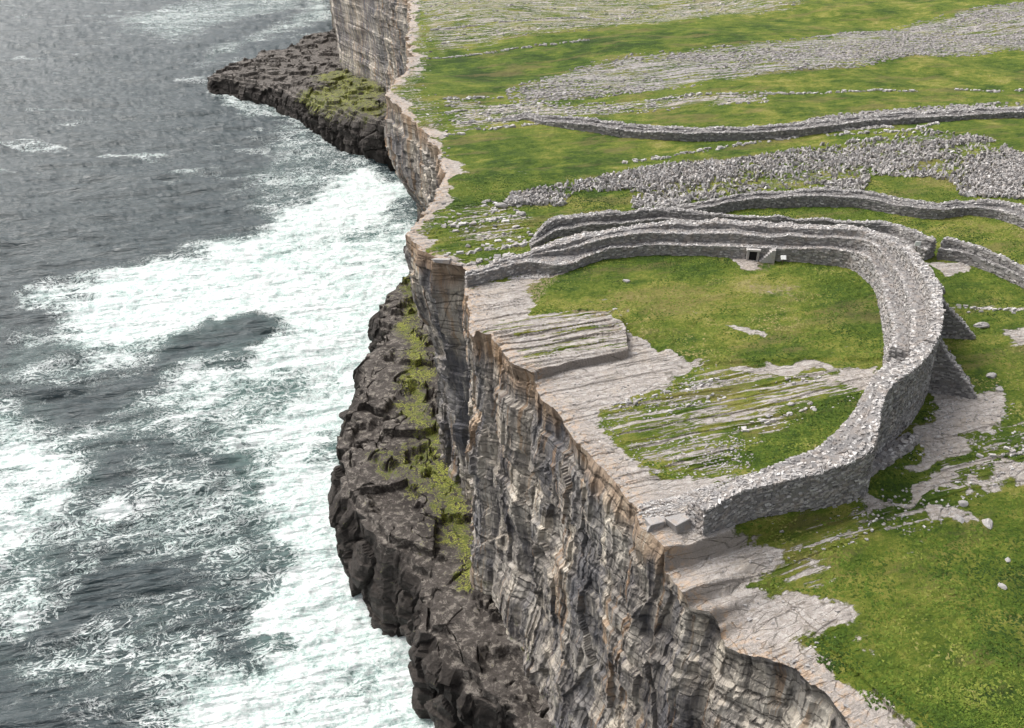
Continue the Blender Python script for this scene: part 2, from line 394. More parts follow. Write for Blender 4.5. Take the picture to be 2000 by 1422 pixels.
# ---------------------------------------------------------------- rim of the cliff: x as a function of y
rim_px = [(640, -75, 0), (690, -58, 0), (800, 0, 0), (797, 60, 0), (803, 105, 0), (780, 145, 0), (754, 190, 0), (785, 215, 0), (832, 262, 0), (862, 305, 0),
          (868, 340, 0), (852, 372, 0), (842, 402, 0), (803, 440, 0), (792, 456, 0), (820, 486, 0), (843, 512, 0), (872, 508, 0), (905, 519, 0), (912, 552, 0), (915, 600, 0),
          (922, 655, 0), (953, 667, 0), (1000, 725, 0), (1038, 742, 0), (1062, 782, 0), (1100, 815, 0), (1125, 858, 0), (1180, 918, 0), (1240, 990, 0),
          (1252, 1027, 0), (1276, 1052, -.4), (1298, 1105, -2.3), (1328, 1176, -3.6), (1362, 1213, -5), (1398, 1240, -6), (1424, 1274, -6.2), (1458, 1300, -6.4), (1500, 1326, -6.8), (1545, 1354, -7.2), (1590, 1408, -7.8), (1640, 1480, -8), (1750, 1600, -8), (1850, 1800, -8)]
RW = PW(rim_px)
RW = RW[np.argsort(RW[:, 1])]
RW = np.vstack([[RW[0, 0] + 14, -60], RW, [-148, 760], [-185, 1100], [-190, 1700], [-200, 4000]])
def rimx(y):
    x = np.interp(y, RW[:, 0 + 1], RW[:, 0])
    j = (cell(y / 1.3, y * 0, 3) - 0.5) * 0.4 + (cell(y / 5.1, y * 0, 4) - 0.5) * 0.6 + vn(y * 1.1, y * 0, 5) * 0.15
    return x + j * np.clip(y / 120, 0.7, 2.2)

# rows shared by ground and cliff: about one per rendered pixel row
def rows_y(z, n, py0, py1):
    return np.array([P(1000, p, z)[1] for p in np.linspace(py0, py1, n)])
YR = rows_y(0, 1250, 1560, -40)
YR = np.concatenate([np.linspace(-60, YR[0] - 1, 40), YR, np.geomspace(YR[-1] + 4, 4000, 90)])

# ---------------------------------------------------------------- ground height
step1 = PW([(1250, 1092, -2.3), (1300, 1100, -2.3), (1372, 1086, -2.3), (1520, 1036, -2), (1600, 1000, -1.2), (1674, 968, -.6), (1790, 868, -.3), (1850, 790, -.2)])
step2 = PW([(1290, 1172, -3.6), (1328, 1174, -3.6), (1400, 1150, -3.6), (1470, 1112, -3.4), (1545, 1078, -3), (1600, 1050, -2.5)])
step3 = PW([(1330, 1214, -5), (1364, 1212, -5), (1420, 1196, -5), (1485, 1160, -4.8), (1540, 1140, -4.6)])
step4 = PW([(1370, 1250, -6), (1400, 1236, -6), (1450, 1222, -6), (1500, 1200, -6)])
plat_s = PW([(1000, 752), (1038, 745), (1120, 722), (1226, 697), (1222, 650), (1180, 618)])     # low bedrock step inside the fort
plat_poly = PW([(925, 660), (960, 640), (1060, 628), (1150, 618), (1205, 620), (1222, 655), (1226, 697), (1120, 722), (1038, 745), (1000, 752), (900, 700)])
turf_edge = PW([(1045, 600), (1050, 628), (1130, 622), (1180, 612), (1235, 648), (1300, 688), (1380, 712), (1560, 705), (1720, 705), (1760, 640), (1740, 540), (1640, 505), (1500, 490), (1300, 490), (1100, 510)])
def gheight(x, y):
    z = np.zeros(x.shape)
    wx = x + fbm(x * .25, y * .25, 3, 41) * .5; wy = y + fbm(x * .25, y * .25, 3, 42) * .5
    near = (y < 95)
    for L, dr, fall in ((step1, 2.6, 1.0), (step2, 1.5, 1.0), (step3, 1.6, 1.0), (step4, 1.2, 1.0)):
        d, fr, sg = ldist(wx, wy, L)
        cl = np.vstack([L, [[L[-1][0] + 60, 15], [-80, 15], [-80, L[0][1]]]])
        sdv = sdist(wx, wy, cl) - .35                      # positive on the camera side
        amp = dr * np.clip(1.1 - fr * fall * 1.1, 0, 1)
        z -= near * amp * sstep(-0.08, 0.16 + fr * 2, sdv)
    z -= sstep(80, 40, y) * 1.0 * sstep(20, 60, x) * 3
    # low bedrock platform inside the fort
    pk = sstep(-0.07, 0.07, sdist(wx * .15 + x * .85, wy * .15 + y * .85, plat_poly)); z += 1.0 * pk
    # turf is a little higher than the bared rock
    z += 0.28 * sstep(-0.3, 0.4, sdist(wx, wy, turf_edge))
    # beds: little risers across the pavement
    rk = np.zeros(x.shape)
    for pg, lv, sf in rockP[:13] + striP: rk = np.maximum(rk, sstep(-1, 2, sdist(x, y, pg)))
    v = -x * sb + y * cb; u = x * cb + y * sb
    vv = v + fbm(u * .08, v * .08, 3, 50) * 1.0
    band = vn(vv * 0.8, u * 0.03, 51) + 0.6 * vn(vv * 2.2, u * 0.07, 52)
    vq = v + fbm(u * .15, v * .1, 2, 57) * .5
    z -= pk * .38 * sstep(.80, .9, vq / 1.45 - np.floor(vq / 1.45)) * sstep(-.3, .1, vn(u * .16, np.floor(vq / 1.45) * 3.7, 58)) * sstep(.8, 1.6, sdist(x, y, plat_poly))
    z += rk * (0.15 * sstep(0.0, 0.1, band) - 0.11 * sstep(0.45, 0.6, band))
    z += fbm(x * .02, y * .02, 3, 53) * np.clip((y - 120) / 120, 0, 1) * 3.0
    z += fbm(x * .35, y * .35, 3, 54) * 0.16 + fbm(x * 1.3, y * 1.3, 3, 55, .6) * 0.11 * (1 - .6 * rk)
    return z
def gz(x, y):
    return float(gheight(np.array([float(x)]), np.array([float(y)]))[0])

# ---------------------------------------------------------------- ground masks
def poly(l, z=0): return PW(l, z)
rockP = [  # polygon, level, soft metres
    (poly([(890, 557), (1000, 545), (1072, 530), (1060, 555), (1022, 575), (1058, 600), (1042, 630), (1120, 625), (1205, 612), (1235, 650), (1300, 690), (1375, 715), (1340, 722), (1290, 745), (1250, 775), (1170, 800), (1180, 850), (1240, 900), (1330, 930), (1430, 940), (1400, 985), (1330, 1030), (1200, 1040), (1000, 900), (850, 650)]), .90, 1.2),
    (poly([(1560, 705), (1610, 702), (1640, 720), (1560, 735), (1420, 728), (1420, 714)]), .95, 1.5),
    (poly([(1655, 715), (1710, 712), (1705, 765), (1650, 755)]), 1.0, 1.5),
    (poly([(1200, 1030), (1276, 1045), (1400, 1062), (1525, 1085), (1515, 1118), (1470, 1150), (1560, 1162), (1655, 1205), (1645, 1245), (1590, 1262), (1610, 1330), (1690, 1375), (1760, 1422), (1900, 1600), (1100, 1600)], -3), .92, 2.0),
    (poly([(1828, 752), (1900, 775), (1960, 745), (1985, 800), (1945, 850), (1870, 868), (1810, 905), (1760, 915), (1792, 862), (1812, 790)]), .95, 2.0),
    (poly([(1770, 945), (1880, 902), (1892, 925), (1790, 968), (1700, 985)]), .95, 1.0),
    (poly([(1835, 1005), (1890, 985), (1905, 1000), (1850, 1030)], -1), .85, 1.0),
    (poly([(1690, 985), (1740, 960), (1735, 1010), (1690, 1020)], -1), .75, 1.0),
    (poly([(1885, 940), (2040, 870), (2040, 930), (1930, 950)]), .72, 1.5),
    (poly([(1820, 520), (1905, 505), (1900, 530), (1840, 545)]), .9, 1.2),
    (poly([(1955, 640), (2020, 640), (2020, 675), (1975, 680)]), .8, 1.5),
    (poly([(500, -60), (830, -60), (815, 0), (850, 100), (835, 175), (880, 212), (880, 280), (872, 340), (905, 402), (880, 432), (872, 470), (930, 500), (945, 522), (905, 545), (700, 560), (600, 200)]), .44, 4.0),
    (poly([(1005, 545), (1050, 530), (1110, 524), (1090, 548)]), .85, 1.2),
    (poly([(1405, 632), (1440, 640), (1500, 655), (1510, 668), (1450, 655)]), .8, 1.0),
    (poly([(1440, 510), (1500, 512), (1490, 530), (1450, 526)]), .9, .8),
    (poly([(1700, 735), (1740, 700), (1750, 640), (1735, 720), (1690, 790)]), .6, .8),
]
striP = [
    (poly([(1360, 712), (1560, 715), (1710, 720), (1700, 775), (1600, 805), (1520, 842), (1440, 872), (1450, 900), (1500, 918), (1420, 950), (1240, 908), (1170, 850), (1150, 800), (1250, 765)]), .44, 3.0),
    (poly([(960, 640), (1060, 630), (1205, 616), (1224, 655), (1226, 695), (1120, 715), (1030, 735), (960, 690)]), .55, 1.2),
    (poly([(870, 190), (1000, 205), (1300, 190), (1500, 180), (1500, 205), (1200, 225), (1050, 235), (960, 250), (870, 265)]), .50, 6.0),
    (poly([(790, -30), (1100, -30), (1700, -40), (1550, 25), (1250, 55), (1000, 80), (830, 105), (800, 60)]), .44, 10.0),
    (poly([(860, 400), (1000, 385), (1060, 440), (1035, 480), (960, 500), (870, 470)]), .36, 3.0),
    (poly([(1500, 1010), (1700, 950), (1800, 930), (1830, 880), (1900, 850), (2050, 800), (2050, 880), (1900, 960), (1850, 1010), (1700, 1040), (1560, 1070)]), .46, 3.0),
    (poly([(1850, 600), (1900, 598), (2040, 605), (2040, 620), (1900, 608)]), .55, 1.5),
    (poly([(1450, 1130), (1600, 1090), (1640, 1150), (1560, 1180)], -4), .5, 3.0),
]
screeP = [
    (poly([(985, 178), (1060, 150), (1150, 122), (1300, 108), (1480, 88), (1600, 68), (1750, 45), (1880, 25), (2050, 0), (2250, -20), (2250, 70), (2050, 85), (1900, 98), (1780, 108), (1650, 135), (1480, 155), (1300, 178), (1150, 190), (1000, 205)]), .86, 6.0),
    (poly([(1540, 246), (1640, 222), (1800, 205), (2100, 185), (2100, 205), (1800, 225), (1640, 240)]), .75, 4.0),
]
smoothP = poly([(1050, 752), (1150, 725), (1230, 705), (1240, 660), (1330, 715), (1250, 740), (1230, 765), (1150, 800), (1110, 820), (1070, 775)])
chevP = poly([(985, 402), (1000, 380), (1090, 362), (1175, 345), (1310, 318), (1415, 316), (1500, 305), (1575, 288), (1700, 276), (1800, 262), (1870, 268), (1925, 278), (2020, 318), (2200, 350), (2200, 405), (2000, 392), (1875, 385), (1850, 356), (1700, 345), (1690, 372), (1565, 370), (1425, 380), (1350, 396), (1300, 410), (1235, 405), (1232, 372), (1125, 374), (1100, 404), (1050, 400)])
dirtP = [
    (poly([(1010, 540), (1120, 520), (1100, 560), (1060, 600), (1010, 580)]), .55, 2.0),
    (poly([(1080, 620), (1190, 612), (1225, 660), (1200, 690), (1170, 640)]), .65, 1.5),
    (poly([(1450, 545), (1590, 560), (1560, 600), (1440, 580)]), .5, 3.0),
    (poly([(1440, 508), (1510, 508), (1500, 535), (1450, 530)]), .6, 1.0),
    (poly([(1820, 780), (1960, 760), (1900, 880), (1800, 880)]), .45, 3.0),
    (poly([(1250, 1010), (1330, 1040), (1450, 1080), (1380, 1240), (1250, 1150)], -2), .32, 3.0),
    (poly([(1500, 1060), (1800, 950), (1900, 960), (1850, 1040), (1550, 1120)], -1), .42, 4.0),
]
rockP += [(poly([(1120, 585), (1190, 578), (1200, 592), (1130, 600)]), .42, 1.5), (poly([(1470, 560), (1570, 568), (1545, 590), (1480, 584)]), .40, 2.5), (poly([(1590, 690), (1690, 640), (1700, 650), (1620, 705)]), .42, 2), (poly([(1350, 600), (1420, 622), (1400, 640), (1340, 615)]), .38, 2), (poly([(1680, 1100), (1800, 1060), (1830, 1090), (1700, 1140)], -2), .40, 3), (poly([(1600, 1180), (1680, 1200), (1720, 1300), (1660, 1330)], -4), .46, 3), (poly([(1860, 1090), (1960, 1060), (1980, 1110), (1880, 1130)], -2), .38, 3)]
dryP = [(poly([(1040, 560), (1300, 560), (1420, 640), (1480, 700), (1350, 700), (1230, 640), (1100, 600)]), .85, 8),
        (poly([(1400, 540), (1600, 550), (1570, 610), (1430, 600)]), .95, 6),
        (poly([(1200, 750), (1500, 740), (1640, 780), (1450, 900), (1300, 900)]), .85, 8),
        (poly([(1500, 700), (1700, 600), (1740, 560), (1600, 530), (1600, 640)]), .15, 8),
        (poly([(1060, 505), (1400, 510), (1380, 545), (1080, 560)]), .2, 5),
        (poly([(1500, 1090), (1650, 1050), (1750, 1150), (1700, 1400), (1620, 1300), (1640, 1200)], -3), .8, 5),
        (poly([(1650, 1030), (1850, 980), (2050, 900), (2050, 1422), (1900, 1422), (1750, 1300)], -3), .38, 8),
        (poly([(1800, 420), (2050, 400), (2050, 470), (1850, 470)]), .85, 8),
        (poly([(830, 100), (1400, 60), (1500, 85), (1150, 118), (1000, 170), (840, 165)]), .12, 12),
        (poly([(880, 290), (1250, 300), (1150, 345), (960, 385), (880, 400)]), .22, 10),
        (poly([(1480, 830), (1660, 780), (1640, 840), (1560, 900), (1480, 900)]), .12, 3)]

def ground_masks(x, y):
    wx = x + fbm(x * .3, y * .3, 4, 61) * 2.2; wy = y + fbm(x * .3, y * .3, 4, 62) * 2.2
    rock = 0.13 + .16 * fbm(x * .15, y * .15, 4, 66); strip = np.full(x.shape, 0.25); grey = np.zeros(x.shape); dirt = np.zeros(x.shape); dry = np.full(x.shape, .5)
    far = y > 150
    rock += 0.10 * sstep(0.1, 0.5, fbm(x * .02, y * .05, 3, 63)) * far
    for pg, lv, sf in striP:
        k = sstep(-sf, sf, sdist(wx, wy, pg)); rock = np.maximum(rock, k * lv); strip = np.maximum(strip, k * 0.95)
    for pg, lv, sf in screeP:
        k = sstep(-sf, sf, sdist(wx, wy, pg)); rock = np.maximum(rock, k * lv * .60); grey = np.maximum(grey, k * .6); strip = np.maximum(strip, k * .7)
    k = sstep(-2, 3, sdist(wx, wy, chevP)); rock = np.maximum(rock, k * .42); grey = np.maximum(grey, k)
    for pg, lv, sf in rockP:
        k = sstep(-sf, sf, sdist(wx, wy, pg)); rock = np.maximum(rock, k * lv); strip = np.where(k > .5, 0.3 if lv != .90 else .62, strip)
    k = sstep(-.5, .8, sdist(wx, wy, striP[1][0])); rock = rock + (.60 - rock) * k; strip = strip + (.95 - strip) * k
    k = sstep(-1, 2, sdist(wx, wy, smoothP)); rock = rock + (1.0 - rock) * k; strip = strip * (1 - k)
    for pg, lv, sf in dirtP:
        dirt = np.maximum(dirt, lv * sstep(-sf, sf, sdist(wx, wy, pg)))
    for pg, lv, sf in dryP:
        k = sstep(-sf, sf, sdist(wx, wy, pg)); dry = dry + (lv - dry) * k
    return rock, strip, grey, dirt, dry

def build_ground():
    U = np.linspace(0, 1, 1000) ** 1.12
    Y = YR[:, None] + 0 * U[None]
    R = rimx(YR)
    W = np.maximum(0.66 * np.hypot(np.abs(YR), CAM_H) + 22, 60) - np.minimum(R, 0)
    W = W * (1 + 2 * sstep(360, 900, YR))
    X = R[:, None] + W[:, None] * U[None]
    Z = gheight(X, Y)
    t = X - R[:, None]
    rock, strip, grey, dirt, dry = ground_masks(X, Y)
    edge = sstep(3.4, 0.5, t + fbm(Y * .25, X * .25, 3, 8) * 4)
    rock = np.maximum(rock, edge * .9); rim = sstep(3.5, 0, t)
    # rock roughness
    Z += sstep(.4, .8, rock) * (cell((X * cb + Y * sb) / 1.9 + 5 * vn(X * .2, Y * .2, 71), (-X * sb + Y * cb) / .55, 72) - .5) * 0.08
    Z -= sstep(0.9, 0, t) * 0.15
    Vv = np.stack([X, Y, Z], -1).reshape(-1, 3)
    o = make('ground', Vv, gridfaces(*X.shape), M_ground, attrs=dict(rock=rock.ravel(), strip=strip.ravel(), grey=grey.ravel(), dirt=dirt.ravel(), dry=dry.ravel(), rim=rim.ravel()), smooth=False)
    tag(o, kind='structure')
build_ground()

# ---------------------------------------------------------------- cliff face
def build_cliff():
    y = YR[(YR > -60) & (YR < 1200)]
    # add rows where the face is long in the picture
    yy = np.interp(np.linspace(0, len(y) - 1, int(len(y) * 1.0)), np.arange(len(y)), y)
    x = rimx(yy)
    z0 = gheight(x, yy) - 0.15
    k = 31
    # smoothed outward normal
    ys = yy; xs = np.interp(ys, RW[:, 1], RW[:, 0])
    g = (np.interp(ys + 4, RW[:, 1], RW[:, 0]) - np.interp(ys - 4, RW[:, 1], RW[:, 0])) / 8
    nx = -1 / np.hypot(1, g); ny = g / np.hypot(1, g)
    s = np.concatenate([[0], np.cumsum(np.hypot(np.diff(xs), np.diff(ys)))])
    T = np.linspace(0, 1, 230) ** 1.1
    zz = z0[:, None] + (SEA_Z - 4 - z0[:, None]) * T[None]
    drop = zz - 0 * z0[:, None]
    Sg = s[:, None] + 0 * T[None]; Y = yy[:, None] + 0 * T[None]
    a = np.clip(-(zz - z0[:, None]) / 2.0, 0, 1)
    ws = Sg + fbm(Sg * .07, drop * .07, 2, 81) * 1.0 + drop * .10; wz = drop + fbm(Sg * .06, drop * .06, 2, 82) * 1.2 + Sg * 0.03
    D = fbm(ws * .05, wz * .03, 3, 83) * 0.9 + (cell((Sg + drop * .04) / 2.3, np.floor(drop / 7), 96) - .5) * .5
    D += (cell(wz / 3.4, ws / 60, 84) - .5) * 0.7 + (cell(wz / .9, ws / 26, 85) - .5) * 0.12
    D += (cell(ws / 4.5, wz / 9, 86) - .5) * 0.8 + (cell(ws / 1.5 + 7, wz / 3.2, 87) - .5) * 0.34
    f1, f21, idd = vor(ws / 7, wz / 12, 88, .8); D += idd * .6
    f1, f21, id2 = vor(ws / 2.4, wz / 4.6, 93, .8); D += id2 * .18
    f1, f21, id3 = vor(ws / .9, wz / 1.9, 95, .8); D += id3 * .10
    D += fbm(ws * .8, wz * .25, 4, 89) * 0.16
    D *= a
    D += (cell(wz / .9, ws / 14, 90) - .5) * 0.12 * np.clip(a * 3, 0, 1)
    # undercut under the far headland corner and a bulging boulder on the profile below the bare corner
    D -= 8.5 * sstep(-14, -32, zz) * sstep(150, 180, Y) * sstep(262, 232, Y)
    D -= 2.0 * sstep(-10, -34, zz) * sstep(262, 300, Y)
    D += 6.0 * np.exp(-((Y - 138) / 3.4) ** 4 - ((zz + 10.5) / 4.2) ** 4)
    D -= 3.6 * sstep(-4, -26, zz) * sstep(110, 116, Y) * sstep(156, 146, Y)
    D += 1.5 * sstep(-30, -44, zz) * sstep(110, 60, Y)
    X = x[:, None] + nx[:, None] * D; Yw = Y + ny[:, None] * D
    Vv = np.stack([X, Yw, zz], -1).reshape(-1, 3)
    suv = np.stack([Sg, drop - z0[:, None] * 0, 0 * Sg], -1).reshape(-1, 3)
    o = make('cliff', Vv, gridfaces(*X.shape, flip=True), M_cliff, attrs=dict(suv=suv), smooth=False)
    tag(o, kind='structure')
build_cliff()

# ---------------------------------------------------------------- wave-cut rock shelves at the foot
near_edge = PW([(810, 522), (779, 540), (750, 560), (743, 600), (757, 628), (738, 662), (702, 683), (692, 735), (690, 768), (676, 800), (659, 852), (666, 918), (684, 960), (712, 1000),
                (745, 1040), (790, 1070), (812, 1100), (815, 1156), (824, 1200), (842, 1240), (882, 1290), (936, 1340), (990, 1380), (1030, 1430), (1110, 1520), (1180, 1620), (1280, 1900)], -43)
far_edge = PW([(760, 236, -43), (671, 214, -44), (603, 192, -48), (569, 183, -51), (529, 174, -53), (495, 164, -54), (454, 155, -54), (411, 149, -54), (405, 140, -54), (436, 122, -54), (467, 119, -53), (487, 112, -52),
               (490, 99, -50), (504, 86, -49), (553, 75, -47), (566, 65, -46), (597, 50, -45), (640, 37, -44)])
def shelf(name, edge, ztop, y0, y1, n, seed, mossP, tilt=None, pale=.3):
    E = edge[np.argsort(edge[:, 1])]
    yy = np.linspace(y0, y1, n)
    ex = np.interp(yy, E[:, 1], E[:, 0])
    j = vn(yy * .5, yy * 0, seed) * .9 + (cell(yy / 3.5, yy * 0, seed + 1) - .5) * 1.6
    ex = ex + j
    ix = np.interp(yy, RW[:, 1], RW[:, 0]) + 9
    ex = np.minimum(ex, ix - 0.5)
    T = np.linspace(0, 1, 220); C = np.linspace(0, 1, 70)[1:]
    X = ix[:, None] + (ex - ix)[:, None] * T[None]; Y = yy[:, None] + 0 * X
    tin = X - ex[:, None]
    zt = ztop(X, Y)
    f1, f21, idd = vor(X / 6 + fbm(X * .1, Y * .1, 2, seed) * .8, Y / 7, seed + 2)
    g1, g21, gid = vor(X / 2.0, Y / 2.4, seed + 3)
    zd = 1
    rg = np.abs(fbm(X * .16 + 3, Y * .16, 4, seed + 6))
    Z = zt + (idd - .5) * 1.6 - .5 * sstep(.06, .0, f21) + (gid - .5) * .12 + fbm(X * .09, Y * .09, 4, seed + 4) * 2.4 - .6 * sstep(.06, .0, rg) + fbm(X * .8, Y * .8, 4, seed + 5) * .24
    Z -= 1.6 * sstep(2.5, 0, tin)
    st_ = 1.6; q_ = Z + fbm(X * .06, Y * .06, 2, seed + 12) * .8; Zr = Z.copy(); fq = q_ / st_ - np.floor(q_ / st_); Z = Z + ((np.floor(q_ / st_) + sstep(.72, .98, fq)) * st_ - q_) * .85
    # side
    Zs0 = Z[:, -1]
    Zs = Zs0[:, None] + (SEA_Z - 4 - Zs0[:, None]) * C[None]
    yb = yy[:, None] + 0 * C[None]
    h1, h21, hid = vor(yb / 4.5, Zs / 9, seed + 7)
    k1, k21, kid = vor(yb / 1.8, Zs / 4, seed + 8)
    D = (hid - .5) * 2.2 - 1.0 * sstep(.08, 0, h21) + (kid - .5) * .3 + fbm(yb * .2, Zs * .12, 5, seed + 9) * 2.4
    D += (cell(Zs / 1.6, yb / 14, seed + 14) - .5) * .9 + (cell(yb / 2.6, Zs / 11, seed + 15) - .5) * .9
    D = D * np.clip(C[None] * 8, 0, 1) + 1.0 * np.sin(C[None] * math.pi) + .5 * C[None]
    Xs = ex[:, None] - D; Ys = yb
    g = np.gradient(ex, yy); g = np.convolve(g, np.ones(9) / 9, 'same')
    nn = np.hypot(1, g); Xs = ex[:, None] - D / nn[:, None]; Ys = yb + D * (g / nn)[:, None]
    VX = np.concatenate([X, Xs], 1); VY = np.concatenate([Y, Ys], 1); VZ = np.concatenate([Z, Zs], 1)
    moss = np.zeros(VX.shape)
    for pg, lv, sf in mossP:
        moss = np.maximum(moss, lv * sstep(-sf, sf, sdist(VX + fbm(VX * .2, VY * .2, 3, 91) * 4, VY + fbm(VX * .2, VY * .2, 3, 92) * 4, pg)))
    moss[:, 220:] *= sstep(.35, 0, C)[None]
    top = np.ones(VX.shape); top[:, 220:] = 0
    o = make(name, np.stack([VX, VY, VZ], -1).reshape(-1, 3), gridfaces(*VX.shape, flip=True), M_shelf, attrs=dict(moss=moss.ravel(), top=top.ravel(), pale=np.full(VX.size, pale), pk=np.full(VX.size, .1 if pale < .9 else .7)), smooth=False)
    tag(o, kind='structure')
mossN = [(PW([(780, 535), (808, 525), (825, 600), (838, 680), (852, 780), (868, 860), (905, 940), (940, 1030), (960, 1130), (930, 1160), (880, 1100), (850, 1020), (810, 960), (800, 850), (765, 740), (785, 640), (775, 580)], -43), .80, 3.5),
         (PW([(735, 870), (800, 860), (860, 880), (850, 960), (760, 945)], -43), .55, 2)]
mossF = [(PW([(600, 130), (680, 120), (745, 165), (760, 240), (690, 220), (660, 215), (600, 195), (530, 178), (540, 165), (640, 160)], -45), .72, 6)]
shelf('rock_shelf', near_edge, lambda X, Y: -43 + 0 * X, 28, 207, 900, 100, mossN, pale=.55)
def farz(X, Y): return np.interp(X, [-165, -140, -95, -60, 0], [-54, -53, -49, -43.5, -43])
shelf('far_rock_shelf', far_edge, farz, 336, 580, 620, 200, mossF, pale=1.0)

# ---------------------------------------------------------------- sea
foamP = [
    (PW([(800, 365), (730, 335), (690, 330), (645, 375), (600, 398), (540, 428), (480, 468), (400, 488), (330, 518), (250, 528), (180, 558), (112, 588), (98, 640), (140, 700), (110, 720), (200, 705), (260, 690), (330, 665), (395, 645), (450, 622), (520, 640), (560, 650), (640, 660), (760, 700), (900, 560)], SEA_Z), 1.0, 12),
    (PW([(900, 600), (640, 620), (520, 658), (440, 690), (380, 700), (330, 738), (222, 790), (290, 832), (200, 852), (110, 862), (60, 830), (25, 805), (-60, 800), (-60, 1240), (20, 1190), (60, 1140), (35, 1100), (50, 1040), (90, 990), (130, 925), (140, 890), (240, 880), (330, 868), (420, 868), (480, 885), (520, 930), (500, 1000), (490, 1070), (500, 1150), (545, 1215), (520, 1262), (400, 1312), (310, 1352), (270, 1440), (230, 1600), (1100, 1700), (1000, 1200), (850, 900)], SEA_Z), 1.0, 11),
    (PW([(90, 980), (200, 960), (240, 1010), (180, 1080), (120, 1090), (70, 1060)], SEA_Z), .62, 4),
    (PW([(-40, 1270), (60, 1240), (180, 1250), (330, 1180), (420, 1100), (470, 1130), (430, 1230), (300, 1330), (200, 1422), (-40, 1422)], SEA_Z), .50, 10),
    (PW([(250, 900), (500, 880), (540, 1000), (520, 1160), (380, 1200), (250, 1130), (180, 1000)], SEA_Z), .50, 10),
    (PW([(-40, 650), (120, 640), (160, 700), (60, 760), (-40, 780)], SEA_Z), .42, 10),
    (PW([(560, 250), (640, 270), (790, 380), (640, 400), (520, 440), (470, 400), (540, 330)], SEA_Z), .40, 12),
    (PW([(400, 172), (460, 185), (560, 205), (640, 245), (700, 290), (760, 350), (720, 350), (640, 290), (560, 235), (460, 215), (395, 195)], SEA_Z), .62, 5),
    (PW([(640, -10), (655, 38), (600, 45), (560, 62), (500, 78), (480, 110), (430, 112), (400, 130), (385, 120), (460, 80), (540, 50), (590, 20), (600, -10)], SEA_Z), .42, 14),
    (PW([(240, 30), (400, 0), (560, -20), (600, 10), (440, 50), (330, 80), (260, 60)], SEA_Z), .36, 20),
    (PW([(310, 345), (350, 335), (400, 350), (350, 362)], SEA_Z), .5, 5),
]
darkP = [  # holes of green water within the foam
    (PW([(490, 880), (560, 870), (630, 890), (620, 935), (540, 940), (495, 925)], SEA_Z), .62, 5),
    (PW([(380, 640), (440, 622), (510, 650), (520, 675), (440, 690), (390, 690)], SEA_Z), .6, 5),
    (PW([(560, 770), (600, 765), (610, 795), (565, 800)], SEA_Z), .5, 5),
    (PW([(590, 1170), (640, 1160), (655, 1195), (620, 1215), (590, 1200)], SEA_Z), .55, 3),
    (PW([(505, 1000), (560, 960), (590, 1010), (560, 1100), (520, 1150), (500, 1080)], SEA_Z), .3, 6),
    (PW([(430, 730), (560, 700), (620, 740), (520, 810), (420, 800)], SEA_Z), .22, 10),
    (PW([(700, 460), (790, 450), (800, 520), (740, 520)], SEA_Z), .25, 6),
    (PW([(400, 700), (520, 690), (700, 700), (640, 860), (420, 860), (300, 830)], SEA_Z), .12, 10),
]
def build_sea():
    ys = rows_y(SEA_Z, 1000, 1600, -30)
    ys = np.concatenate([np.linspace(-60, ys[0] - 1, 12), ys, np.geomspace(ys[-1] + 6, 5500, 70)])
    U = np.linspace(-1, 1, 900)
    R = np.interp(ys, RW[:, 1], RW[:, 0]) + 14
    Lw = -(0.64 * np.hypot(ys, 114) + 30) - 20
    Lw = np.where(ys > 760, Lw * (1 + (ys - 760) / 300), Lw)
    uu = (U + 1) / 2
    X = Lw[:, None] + (R - Lw)[:, None] * uu[None]; Y = ys[:, None] + 0 * X
    wx = X + fbm(X * .045, Y * .045, 4, 301) * 14; wy = Y + fbm(X * .045, Y * .045, 4, 302) * 14
    wx = wx + fbm(X * .3, Y * .3, 3, 303) * 3; wy = wy + fbm(X * .3, Y * .3, 3, 304) * 3
    foam = np.zeros(X.shape); milk = np.zeros(X.shape)
    for pg, lv, sf in foamP:
        d = sdist(wx, wy, pg); k = sstep(-sf, sf, d)
        foam = np.maximum(foam, lv * k)
        if lv > .9: milk = np.maximum(milk, sstep(-9, 14, d) * .75)
        elif lv > .33: milk = np.maximum(milk, sstep(-4, 10, d) * .22)
    for pg, lv, sf in darkP:
        k = sstep(-sf, sf, sdist(wx, wy, pg)); foam -= lv * k
    foam = np.clip(foam, 0, 1)
    # foam against the rocks
    far = Y > 260
    # whitecaps
    caps = fbm(X * .03, Y * .07, 4, 310); foam = np.maximum(foam, .36 * sstep(.30, .5, caps))
    # waves
    c, s_ = math.cos(.22), math.sin(.22)
    u = X * c + Y * s_; v = -X * s_ + Y * c
    H = fbm(u * .010, v * .045, 3, 320) * 1.6 + fbm(u * .028, v * .17, 4, 321, .6) * 1.3 + fbm(u * .13, v * .7, 3, 322, .6) * 0.40
    r = 1 - np.abs(fbm(u * .045, v * .25, 4, 323, .6)) * 2
    H += np.clip(r, -1, 1) * .45
    H = H * (1 - .35 * foam) + foam * fbm(X * .5, Y * .5, 3, 325) * .35
    H = H * 1.25 + (1 - foam * .6) * (fbm(u * .07, v * .45, 3, 327, .5)) * 0.8
    Z = SEA_Z + H
    o = make('sea', np.stack([X, Y, Z], -1).reshape(-1, 3), gridfaces(*X.shape), M_sea, attrs=dict(foam=foam.ravel(), milk=milk.ravel()), smooth=True)
    tag(o, kind='structure')
build_sea()

